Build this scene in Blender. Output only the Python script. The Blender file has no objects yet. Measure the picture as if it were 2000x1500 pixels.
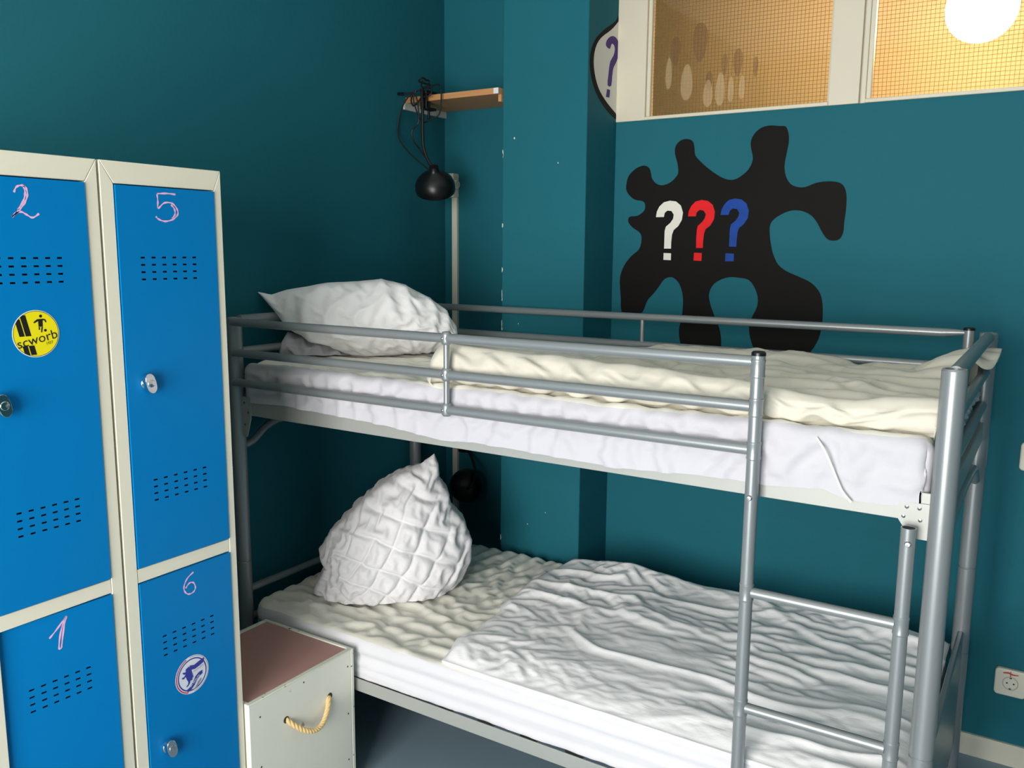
import bpy, bmesh, math, random
import numpy as np
from mathutils import Vector, Matrix
from math import pi, sin, cos, sqrt

# ------------------------------------------------------------------ camera, world, light, exposure
scene = bpy.context.scene
COL = scene.collection
vs = scene.view_settings
vs.view_transform = 'Standard'; vs.look = 'None'; vs.gamma = 1.0; vs.use_curve_mapping = False
vs.exposure = 0.12

cam_data = bpy.data.cameras.new('camera'); cam = bpy.data.objects.new('camera', cam_data); COL.objects.link(cam)
cam_data.sensor_width = 36.0; cam_data.lens = 36.0 * 1678.89 / 2000.0
cam_data.clip_start = 0.02
_r = (0.84452492, 0.53546165, 0.00764698); _u = (-0.0890666, 0.12636557, 0.98797717); _d = (-0.52805757, 0.83505243, -0.15441062)
cam.matrix_world = Matrix(((_r[0], _u[0], -_d[0], 2.1932), (_r[1], _u[1], -_d[1], -1.8229), (_r[2], _u[2], -_d[2], 1.6178), (0, 0, 0, 1)))
scene.camera = cam

world = bpy.data.worlds.new('sky'); scene.world = world; world.use_nodes = True
world.node_tree.nodes['Background'].inputs[0].default_value = (0.95, 0.97, 1.0, 1)
world.node_tree.nodes['Background'].inputs[1].default_value = 1.2

# daylight arriving through the room's big window (wall behind the photographer)
def area(name, loc, rot, sx, sy, power, color):
    l = bpy.data.lights.new(name, 'AREA'); l.shape = 'RECTANGLE'; l.size = sx; l.size_y = sy; l.energy = power; l.color = color
    o = bpy.data.objects.new(name, l); COL.objects.link(o); o.location = loc; o.rotation_euler = rot
    return o
WIN_X0, WIN_X1, WIN_Z0, WIN_Z1, WIN_Y = 0.65, 2.50, 0.30, 2.40, -3.30
area('daylight', ((WIN_X0 + WIN_X1) / 2, WIN_Y - 0.25, (WIN_Z0 + WIN_Z1) / 2), (pi / 2, 0, 0), WIN_X1 - WIN_X0 + 0.1, WIN_Z1 - WIN_Z0 + 0.1, 190, (1.0, 0.975, 0.94))

# ------------------------------------------------------------------ helpers
def lin(c):
    c = c / 255.0
    return c / 12.92 if c <= 0.04045 else ((c + 0.055) / 1.055) ** 2.4
def rgb(r, g, b): return (lin(r), lin(g), lin(b), 1)

def mat(name, color, rough=0.6, metal=0.0, var=0.04, vscale=6.0, bump=0.0, bscale=200.0, sheen=0.0, spec=0.5, color2=None, c2scale=8.0, c2lo=0.55, c2hi=0.62, stretch=None, coat=0.0):
    m = bpy.data.materials.new(name); m.use_nodes = True
    nt = m.node_tree; N = nt.nodes; L = nt.links; b = N['Principled BSDF']
    b.inputs['Roughness'].default_value = rough; b.inputs['Metallic'].default_value = metal
    b.inputs['Specular IOR Level'].default_value = spec
    if sheen: b.inputs['Sheen Weight'].default_value = sheen
    if coat: b.inputs['Coat Weight'].default_value = coat
    tc = N.new('ShaderNodeTexCoord'); mp = N.new('ShaderNodeMapping'); L.new(tc.outputs['Object'], mp.inputs['Vector'])
    if stretch: mp.inputs['Scale'].default_value = stretch
    n1 = N.new('ShaderNodeTexNoise'); n1.inputs['Scale'].default_value = vscale; n1.inputs['Detail'].default_value = 4
    L.new(mp.outputs[0], n1.inputs['Vector'])
    mx = N.new('ShaderNodeMix'); mx.data_type = 'RGBA'
    L.new(n1.outputs[0], mx.inputs[0])
    mx.inputs[6].default_value = tuple(c * (1 - var) for c in color[:3]) + (1,)
    mx.inputs[7].default_value = tuple(min(1, c * (1 + var)) for c in color[:3]) + (1,)
    out = mx.outputs[2]
    if color2:
        n2 = N.new('ShaderNodeTexNoise'); n2.inputs['Scale'].default_value = c2scale; n2.inputs['Detail'].default_value = 6
        L.new(mp.outputs[0], n2.inputs['Vector'])
        mr = N.new('ShaderNodeMapRange'); mr.inputs[1].default_value = c2lo; mr.inputs[2].default_value = c2hi
        L.new(n2.outputs[0], mr.inputs[0])
        m2 = N.new('ShaderNodeMix'); m2.data_type = 'RGBA'
        L.new(mr.outputs[0], m2.inputs[0]); L.new(out, m2.inputs[6]); m2.inputs[7].default_value = color2
        out = m2.outputs[2]
    L.new(out, b.inputs['Base Color'])
    if bump:
        nb = N.new('ShaderNodeTexNoise'); nb.inputs['Scale'].default_value = bscale; nb.inputs['Detail'].default_value = 3
        L.new(mp.outputs[0], nb.inputs['Vector'])
        bp = N.new('ShaderNodeBump'); bp.inputs['Strength'].default_value = 1.0; bp.inputs['Distance'].default_value = bump
        L.new(nb.outputs[0], bp.inputs['Height']); L.new(bp.outputs[0], b.inputs['Normal'])
    return m

M_TEAL = mat('teal wall paint', rgb(32, 101, 114), 0.64, spec=0.10, var=0.05, vscale=2.5, bump=0.0006, bscale=60)
M_BLACKPAINT = mat('black mural paint', rgb(20, 18, 17), 0.65, spec=0.12, var=0.15, bump=0.0003, bscale=80)
M_WHITEPAINT = mat('white mural paint', rgb(226, 222, 212), 0.55, spec=0.15)
M_REDPAINT = mat('red mural paint', rgb(225, 28, 34), 0.5, spec=0.15, var=0.1, vscale=30)
M_BLUEPAINT = mat('blue mural paint', rgb(22, 66, 150), 0.5, spec=0.15, var=0.25, vscale=40)
M_PURPLE = mat('purple mural paint', rgb(72, 44, 122), 0.5, spec=0.15, var=0.15, vscale=30)
M_CREAM = mat('cream gloss wood paint', rgb(214, 206, 186), 0.4, var=0.03, bump=0.0002, bscale=40)
M_CEIL = mat('white ceiling paint', rgb(238, 236, 230), 0.8)
M_FLOOR = mat('slate grey lino floor', rgb(130, 152, 164), 0.5, spec=0.3, var=0.06, vscale=4, color2=rgb(150, 155, 158), c2scale=90, c2lo=0.72, c2hi=0.76)
M_BASE = mat('cream skirting paint', rgb(203, 200, 184), 0.5)
M_LBLUE = mat('locker blue enamel', rgb(0, 118, 184), 0.42, spec=0.16, var=0.03, vscale=3)
M_LBEIGE = mat('locker beige enamel', rgb(228, 222, 202), 0.45, var=0.02, vscale=5)
M_LDARK = mat('locker inside shade', rgb(60, 62, 60), 0.7)  # dark colour standing in for the shade behind the vents
M_CHROME = mat('chrome', rgb(215, 215, 215), 0.14, metal=1.0, var=0.02)
M_TUBE = mat('grey powder coated tube', rgb(144, 149, 151), 0.34, metal=0.42, var=0.03, bump=0.00008, bscale=500)
M_PLATE = mat('grey sheet steel rail', rgb(164, 166, 161), 0.45, metal=0.2, var=0.03)
M_BOLT = mat('zinc bolt', rgb(185, 185, 182), 0.25, metal=1.0)
M_BLACK = mat('black plastic', rgb(14, 14, 15), 0.35, var=0.1)
M_CABLE = mat('black cable', rgb(12, 12, 13), 0.5)
M_HOLLOW = mat('dark tube mouth', rgb(18, 18, 18), 0.8)
M_WOOD = mat('pale wooden shelf', rgb(196, 142, 92), 0.5, var=0.16, vscale=14, stretch=(1, 12, 12), bump=0.0003, bscale=60)
M_SHELFWHITE = mat('white shelf bracket', rgb(196, 198, 192), 0.5)
M_PLASTIC = mat('old white plastic', rgb(216, 213, 196), 0.35, var=0.02)
M_SOCKIN = mat('socket recess', rgb(176, 172, 158), 0.4)
M_PIN = mat('socket hole', rgb(30, 28, 26), 0.6)
M_REDTAPE = mat('red sticker', rgb(190, 60, 50), 0.5)
M_NS = mat('pale green grey box paint', rgb(234, 232, 218), 0.5, var=0.04, vscale=9, color2=rgb(160, 158, 138), c2scale=26, c2lo=0.70, c2hi=0.74, bump=0.0003, bscale=50)
M_NSEDGE = mat('chipped box edge', rgb(222, 224, 208), 0.55, var=0.05, color2=rgb(92, 80, 64), c2scale=55, c2lo=0.66, c2hi=0.69)
M_PINK = mat('dusty pink lino', rgb(182, 140, 132), 0.55, var=0.05, vscale=20)
M_ROPE = mat('natural rope', rgb(224, 192, 134), 0.85, var=0.15, vscale=60, bump=0.0006, bscale=350)
M_SCREW = mat('rusty screw', rgb(62, 54, 44), 0.5)
M_CHALK = mat('pink chalk marker', rgb(232, 180, 216), 0.7, var=0.12, vscale=80)
M_YELLOW = mat('yellow sticker', rgb(238, 222, 10), 0.4)
M_INK = mat('black ink', rgb(22, 20, 18), 0.45)
M_STWHITE = mat('white sticker', rgb(222, 224, 232), 0.4)
M_STBLUE = mat('royal blue print', rgb(52, 58, 150), 0.4)
M_STRED = mat('red print', rgb(196, 60, 72), 0.4)
M_STGREY = mat('grey print', rgb(142, 146, 166), 0.4)
M_CORR = mat('ochre corridor wall', rgb(232, 208, 172), 0.8)
M_GLOW_HELD = None

def cloth_mat(name, color, seam=None, rough=0.85, bump=0.0025, bscale=28, stretch=(1, 1, 1)):
    m = bpy.data.materials.new(name); m.use_nodes = True
    nt = m.node_tree; N = nt.nodes; L = nt.links; b = N['Principled BSDF']
    b.inputs['Base Color'].default_value = color; b.inputs['Roughness'].default_value = rough
    b.inputs['Sheen Weight'].default_value = 0.15; b.inputs['Specular IOR Level'].default_value = 0.25
    tc = N.new('ShaderNodeTexCoord'); mp = N.new('ShaderNodeMapping'); mp.inputs['Scale'].default_value = stretch
    L.new(tc.outputs['Object'], mp.inputs['Vector'])
    a = N.new('ShaderNodeTexNoise'); a.inputs['Scale'].default_value = bscale; a.inputs['Detail'].default_value = 4; a.inputs['Distortion'].default_value = 1.2
    L.new(mp.outputs[0], a.inputs['Vector'])
    w = N.new('ShaderNodeTexNoise'); w.inputs['Scale'].default_value = 700; w.inputs['Detail'].default_value = 1
    L.new(tc.outputs['Object'], w.inputs['Vector'])
    b1 = N.new('ShaderNodeBump'); b1.inputs['Distance'].default_value = bump; b1.inputs['Strength'].default_value = 0.9
    b2 = N.new('ShaderNodeBump'); b2.inputs['Distance'].default_value = 0.0003; b2.inputs['Strength'].default_value = 0.5
    L.new(a.outputs[0], b1.inputs['Height']); L.new(w.outputs[0], b2.inputs['Height'])
    L.new(b1.outputs[0], b2.inputs['Normal']); L.new(b2.outputs[0], b.inputs['Normal'])
    return m
M_SHEET = cloth_mat('white cotton sheet', rgb(196, 194, 200), bump=0.0012, bscale=14)
M_COVER = cloth_mat('white cotton cover', rgb(250, 249, 249), bump=0.0016, bscale=20, stretch=(0.6, 1.6, 1))
M_CREAMCLOTH = cloth_mat('cream cotton cover', rgb(212, 207, 193), bump=0.0014, bscale=14)
M_PAD = cloth_mat('ivory mattress pad', rgb(234, 231, 219), bump=0.0014, bscale=16, stretch=(0.6, 1.6, 1))
M_PILLOW = cloth_mat('white pillow cotton', rgb(240, 238, 238), bump=0.0010, bscale=12)
M_QUILT = cloth_mat('white quilted pillow', rgb(224, 222, 224), bump=0.0018, bscale=22)
M_SHEET2 = cloth_mat('bright white cotton sheet', rgb(214, 213, 217), bump=0.0010, bscale=14)
M_CORE = mat('mattress ticking', rgb(210, 208, 200), 0.8)

class MB:
    """collects shapes into one mesh"""
    def __init__(s): s.v = []; s.f = []
    def add(s, vs_, fs):
        o = len(s.v); s.v += [tuple(float(c) for c in v) for v in vs_]; s.f += [tuple(i + o for i in f) for f in fs]; return s
    def box(s, x0, x1, y0, y1, z0, z1):
        v = [(x, y, z) for x in (x0, x1) for y in (y0, y1) for z in (z0, z1)]
        return s.add(v, [(0, 1, 3, 2), (4, 6, 7, 5), (0, 4, 5, 1), (2, 3, 7, 6), (0, 2, 6, 4), (1, 5, 7, 3)])
    def tube(s, pts, r, n=16, cap=True):
        pts = [Vector(p) for p in pts]; rs = r if hasattr(r, '__len__') else [r] * len(pts)
        t0 = (pts[1] - pts[0]).normalized()
        up = Vector((0, 0, 1)) if abs(t0.z) < 0.9 else Vector((1, 0, 0))
        a = t0.cross(up).normalized(); vs_ = []; fs = []
        for i, p in enumerate(pts):
            t = (pts[min(i + 1, len(pts) - 1)] - pts[max(i - 1, 0)]).normalized()
            a = (a - t * a.dot(t)).normalized(); b = t.cross(a)
            for k in range(n):
                w = 2 * pi * k / n; vs_.append(p + (a * cos(w) + b * sin(w)) * rs[i])
        for i in range(len(pts) - 1):
            for k in range(n):
                k2 = (k + 1) % n; fs.append((i * n + k, i * n + k2, (i + 1) * n + k2, (i + 1) * n + k))
        if cap:
            fs.append(tuple(reversed(range(n)))); fs.append(tuple((len(pts) - 1) * n + k for k in range(n)))
        return s.add(vs_, fs)
    def lathe(s, prof, M=None, n=32):
        """prof = [(r, h)], axis +Z of M"""
        M = M or Matrix.Identity(4); vs_ = []; fs = []
        for r, h in prof:
            for k in range(n):
                w = 2 * pi * k / n; vs_.append(M @ Vector((r * cos(w), r * sin(w), h)))
        for i in range(len(prof) - 1):
            for k in range(n):
                k2 = (k + 1) % n; fs.append((i * n + k, i * n + k2, (i + 1) * n + k2, (i + 1) * n + k))
        if prof[0][0] > 1e-6: fs.append(tuple(reversed(range(n))))
        if prof[-1][0] > 1e-6: fs.append(tuple((len(prof) - 1) * n + k for k in range(n)))
        return s.add(vs_, fs)
    def prism(s, poly, fn, c0, c1):
        """poly = [(a,b)], fn(a,b,c)->xyz; extruded from c0 to c1"""
        n = len(poly); vs_ = [fn(a, b, c0) for a, b in poly] + [fn(a, b, c1) for a, b in poly]
        fs = [tuple(reversed(range(n))), tuple(range(n, 2 * n))] + [(i, (i + 1) % n, n + (i + 1) % n, n + i) for i in range(n)]
        return s.add(vs_, fs)
    def build(s, name, m, parent=None, bevel=0, angle=35, smooth=True, segs=2):
        me = bpy.data.meshes.new(name); me.from_pydata(s.v, [], s.f); me.materials.append(m)
        bm = bmesh.new(); bm.from_mesh(me); bmesh.ops.recalc_face_normals(bm, faces=bm.faces); bm.to_mesh(me); bm.free()
        o = bpy.data.objects.new(name, me); COL.objects.link(o)
        if smooth:
            me.polygons.foreach_set('use_smooth', [True] * len(me.polygons)); me.set_sharp_from_angle(angle=math.radians(angle))
        if bevel:
            b = o.modifiers.new('bevel', 'BEVEL'); b.width = bevel; b.segments = segs; b.limit_method = 'ANGLE'; b.angle_limit = math.radians(40)
        if parent:
            o.parent = parent; o.matrix_parent_inverse = Matrix.Translation(-Vector(world_loc(parent)))
        return o

LOCS = {}
def world_loc(o):
    # empties are never rotated or scaled, meshes are built in place at the origin
    t = Vector(o.location)
    return t if o.parent is None else Vector((0, 0, 0))
def thing(name, label, cat, loc, group=None):
    o = bpy.data.objects.new(name, None); COL.objects.link(o); o.location = loc; o.empty_display_size = 0.1
    o['label'] = label; o['category'] = cat
    if group: o['group'] = group
    return o
def tag(o, label, cat, group=None):
    o['label'] = label; o['category'] = cat
    if group: o['group'] = group
    return o
def struct(name, mb, m, parent=None, **kw):
    o = mb.build(name, m, parent, **kw)
    o['kind'] = 'structure'
    return o
def B(*a): return MB().box(*a)
def smoothline(pts, n=6, closed=False):
    P = [np.array(p, float) for p in pts]; out = []; N_ = len(P)
    rng = range(N_ if closed else N_ - 1)
    for i in rng:
        g = (lambda k: P[k % N_]) if closed else (lambda k: P[min(max(k, 0), N_ - 1)])
        p0, p1, p2, p3 = g(i - 1), g(i), g(i + 1), g(i + 2)
        for k in range(n):
            t = k / n
            out.append(tuple(0.5 * ((2 * p1) + (-p0 + p2) * t + (2 * p0 - 5 * p1 + 4 * p2 - p3) * t * t + (-p0 + 3 * p1 - 3 * p2 + p3) * t ** 3)))
    if not closed: out.append(tuple(P[-1]))
    return out
def onX(x): return lambda a, b, c: (x + c, a, b)        # on a plane facing +X: a = y, b = z
def onY(y): return lambda a, b, c: (a, y - c, b)        # on a wall facing -Y:  a = x, b = z
def disc(cx, cy, r, n=40, ry=None): return [(cx + r * cos(2 * pi * k / n), cy + (ry or r) * sin(2 * pi * k / n)) for k in range(n)]
def ribbon(pts, w, closed=False):
    P = [np.array(p, float) for p in pts]; L_, R_ = [], []
    for i, p in enumerate(P):
        t = P[min(i + 1, len(P) - 1)] - P[max(i - 1, 0)]; t = t / (np.linalg.norm(t) + 1e-9); nrm = np.array([-t[1], t[0]])
        ww = w * (0.8 + 0.25 * sin(i * 1.3))
        L_.append(tuple(p + nrm * ww / 2)); R_.append(tuple(p - nrm * ww / 2))
    return L_, R_
def strip(mb, pts, w, fn, c):
    L_, R_ = ribbon(pts, w); n = len(L_)
    mb.add([fn(a, b, c) for a, b in L_] + [fn(a, b, c) for a, b in R_], [(i, i + 1, n + i + 1, n + i) for i in range(n - 1)])
def text_mb(txt, size, a0, b0, fn, c, rot=0.0, shear=1.0):
    cu = bpy.data.curves.new('txt', 'FONT'); cu.body = txt; cu.size = size; cu.align_x = 'CENTER'; cu.align_y = 'CENTER'; cu.resolution_u = 3
    o = bpy.data.objects.new('txt', cu); COL.objects.link(o)
    dg = bpy.context.evaluated_depsgraph_get(); me = bpy.data.meshes.new_from_object(o.evaluated_get(dg))
    mb = MB(); cr, sr = cos(rot), sin(rot)
    V = [fn(a0 + (v.co.x * shear) * cr - v.co.y * sr, b0 + (v.co.x * shear) * sr + v.co.y * cr, c) for v in me.vertices]
    mb.add(V, [tuple(p.vertices) for p in me.polygons])
    bpy.data.objects.remove(o); bpy.data.curves.remove(cu); bpy.data.meshes.remove(me)
    return mb

# ------------------------------------------------------------------ cloth helpers (numpy)
def noise2(x, y, seed=0):
    rs = np.random.RandomState(seed); T = rs.rand(64, 64) * 2 - 1
    xi = np.floor(x).astype(int); yi = np.floor(y).astype(int); fx = x - xi; fy = y - yi
    fx = fx * fx * fx * (fx * (fx * 6 - 15) + 10); fy = fy * fy * fy * (fy * (fy * 6 - 15) + 10)
    g = lambda i, j: T[i % 64, j % 64]
    return (g(xi, yi) * (1 - fx) + g(xi + 1, yi) * fx) * (1 - fy) + (g(xi, yi + 1) * (1 - fx) + g(xi + 1, yi + 1) * fx) * fy
def fbm(x, y, seed=0, o=4):
    s = 0; a = 1
    for k in range(o): s = s + a * noise2(x * 2 ** k + 7.3 * k, y * 2 ** k + 3.1 * k, seed + k); a *= 0.5
    return s
def gnormals(P):
    du = np.gradient(P, axis=1); dv = np.gradient(P, axis=0); n = np.cross(du, dv)
    return n / (np.linalg.norm(n, axis=2, keepdims=True) + 1e-12)
def crumple(P, su, sv, iters=120, anchor=0.01, bend=0.25, lo=-0.004, hi=0.02, amp=0.0015, seed=1, flip=1, pin=None, extra=None):
    """stretches the cloth's rest size by su / sv and lets the spare length buckle into folds close to the surface P"""
    A = P.copy(); ny, nx, _ = P.shape; nrm = gnormals(A) * flip
    rs = np.random.RandomState(seed)
    jj, ii = np.meshgrid(np.arange(nx), np.arange(ny))
    nz = fbm(jj / 9.0, ii / 9.0, seed) + 0.5 * (rs.rand(ny, nx) - 0.5)
    P = P + nrm * (nz * amp)[..., None]
    su = np.broadcast_to(su, (ny, nx)); sv = np.broadcast_to(sv, (ny, nx))
    def rest(a, b, s): return np.linalg.norm(A[b] - A[a], axis=2) * s
    S = lambda i, j: (slice(*i), slice(*j))
    cons = []
    def mk(di, dj, scal, k, comp):
        for p in range(2 if max(abs(di), abs(dj)) == 1 else 4):
            step = 2 if max(abs(di), abs(dj)) == 1 else 4
            if di == 0: ia = np.arange(ny); ja = np.concatenate([np.arange(p, nx - dj, step)]); 
            else: ia = np.arange(p, ny - di, step); ja = np.arange(nx) if dj == 0 else (np.arange(nx - 1))
            if di and dj < 0: ja = np.arange(1, nx)
            if len(ia) == 0 or len(ja) == 0: continue
            a = np.ix_(ia, ja); b = np.ix_(ia + di, ja + dj)
            r = np.linalg.norm(A[b] - A[a], axis=2) * scal[a]
            cons.append((a, b, r, k, comp))
    mk(0, 1, su, 1.0, False); mk(1, 0, sv, 1.0, False)
    sd = 0.5 * (su + sv)
    mk(1, 1, sd, 0.35, False); mk(1, -1, sd, 0.35, False)
    mk(0, 2, su, bend, True); mk(2, 0, sv, bend, True)
    free = np.ones((ny, nx, 1)) if pin is None else (1 - pin)[..., None]
    for it in range(iters):
        P = P + (A - P) * anchor
        for a, b, r, k, comp in cons:
            Pa = P[a]; Pb = P[b]; d = Pb - Pa; l = np.sqrt((d * d).sum(2)) + 1e-12
            c = (l - r) / l * 0.5 * k
            if comp: c = np.minimum(c, 0)
            d *= c[..., None]
            P[a] = Pa + d; P[b] = Pb - d
        off = P - A; h = (off * nrm).sum(2); h2 = np.clip(h, lo, hi)
        P = P + nrm * (h2 - h)[..., None]
        P = A + (P - A) * free
        if extra is not None: P = extra(P)
    return P
def grid_faces(ny, nx, o=0):
    i = np.arange(ny - 1)[:, None] * nx + np.arange(nx - 1)[None, :] + o
    return np.stack([i, i + 1, i + nx + 1, i + nx], 2).reshape(-1, 4)
def mesh_np(name, V, F, m, parent=None, subsurf=0):
    me = bpy.data.meshes.new(name); me.from_pydata(V.tolist(), [], F.tolist()); me.materials.append(m)
    bm = bmesh.new(); bm.from_mesh(me); bmesh.ops.remove_doubles(bm, verts=bm.verts, dist=1e-6); bmesh.ops.recalc_face_normals(bm, faces=bm.faces); bm.to_mesh(me); bm.free()
    me.polygons.foreach_set('use_smooth', [True] * len(me.polygons))
    o = bpy.data.objects.new(name, me); COL.objects.link(o)
    if parent: o.parent = parent; o.matrix_parent_inverse = Matrix.Translation(-Vector(world_loc(parent)))
    if subsurf:
        s = o.modifiers.new('sub', 'SUBSURF'); s.levels = s.render_levels = subsurf
    return o
def smooth_grid(P, n):
    for _ in range(n):
        Q = P.copy(); Q[1:-1, 1:-1] = 0.5 * P[1:-1, 1:-1] + 0.125 * (P[:-2, 1:-1] + P[2:, 1:-1] + P[1:-1, :-2] + P[1:-1, 2:]); P = Q
    return P
def smoothstep(a, b, x):
    t = np.clip((x - a) / (b - a), 0, 1); return t * t * (3 - 2 * t)


def resamp(Fd, ny, nx):
    n0, m0 = Fd.shape[:2]
    y = np.linspace(0, n0 - 1, ny); x = np.linspace(0, m0 - 1, nx)
    yi = np.clip(np.floor(y).astype(int), 0, n0 - 2); xi = np.clip(np.floor(x).astype(int), 0, m0 - 2)
    fy = (y - yi)[:, None]; fx = (x - xi)[None, :]
    if Fd.ndim == 3: fy = fy[..., None]; fx = fx[..., None]
    g = lambda a, c: Fd[np.ix_(yi + a, xi + c)]
    return (g(0, 0) * (1 - fx) + g(0, 1) * fx) * (1 - fy) + (g(1, 0) * (1 - fx) + g(1, 1) * fx) * fy
def blur(D, n):
    for _ in range(n):
        E = np.pad(D, ((1, 1), (1, 1), (0, 0)), mode='edge')
        D = .4 * D + .15 * (E[:-2, 1:-1] + E[2:, 1:-1] + E[1:-1, :-2] + E[1:-1, 2:])
    return D
def crumple_multi(P, su, sv, scales, seed=1, flip=1, pin=None, extra=None):
    """coarse folds first, then finer ones riding on them; scales = (step, gain, iters, anchor, bend, lo, hi, amp)"""
    ny, nx, _ = P.shape
    su = np.broadcast_to(su, (ny, nx)); sv = np.broadcast_to(sv, (ny, nx))
    for k, (step, gain, iters, anchor, bend, lo, hi, amp) in enumerate(scales):
        my, mx = max(8, ny // step), max(8, nx // step)
        if step == 1: my, mx = ny, nx
        A = resamp(P, my, mx); s1 = 1 + (resamp(su, my, mx) - 1) * gain; s2 = 1 + (resamp(sv, my, mx) - 1) * gain
        pn = None if pin is None else resamp(pin, my, mx)
        D = crumple(A, s1, s2, iters, anchor, bend, lo, hi, amp, seed + 13 * k, flip, pn, None) - A
        if step > 1: D = blur(resamp(D, ny, nx), step)
        P = P + D
        if extra is not None: P = extra(P)
    return P
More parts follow.
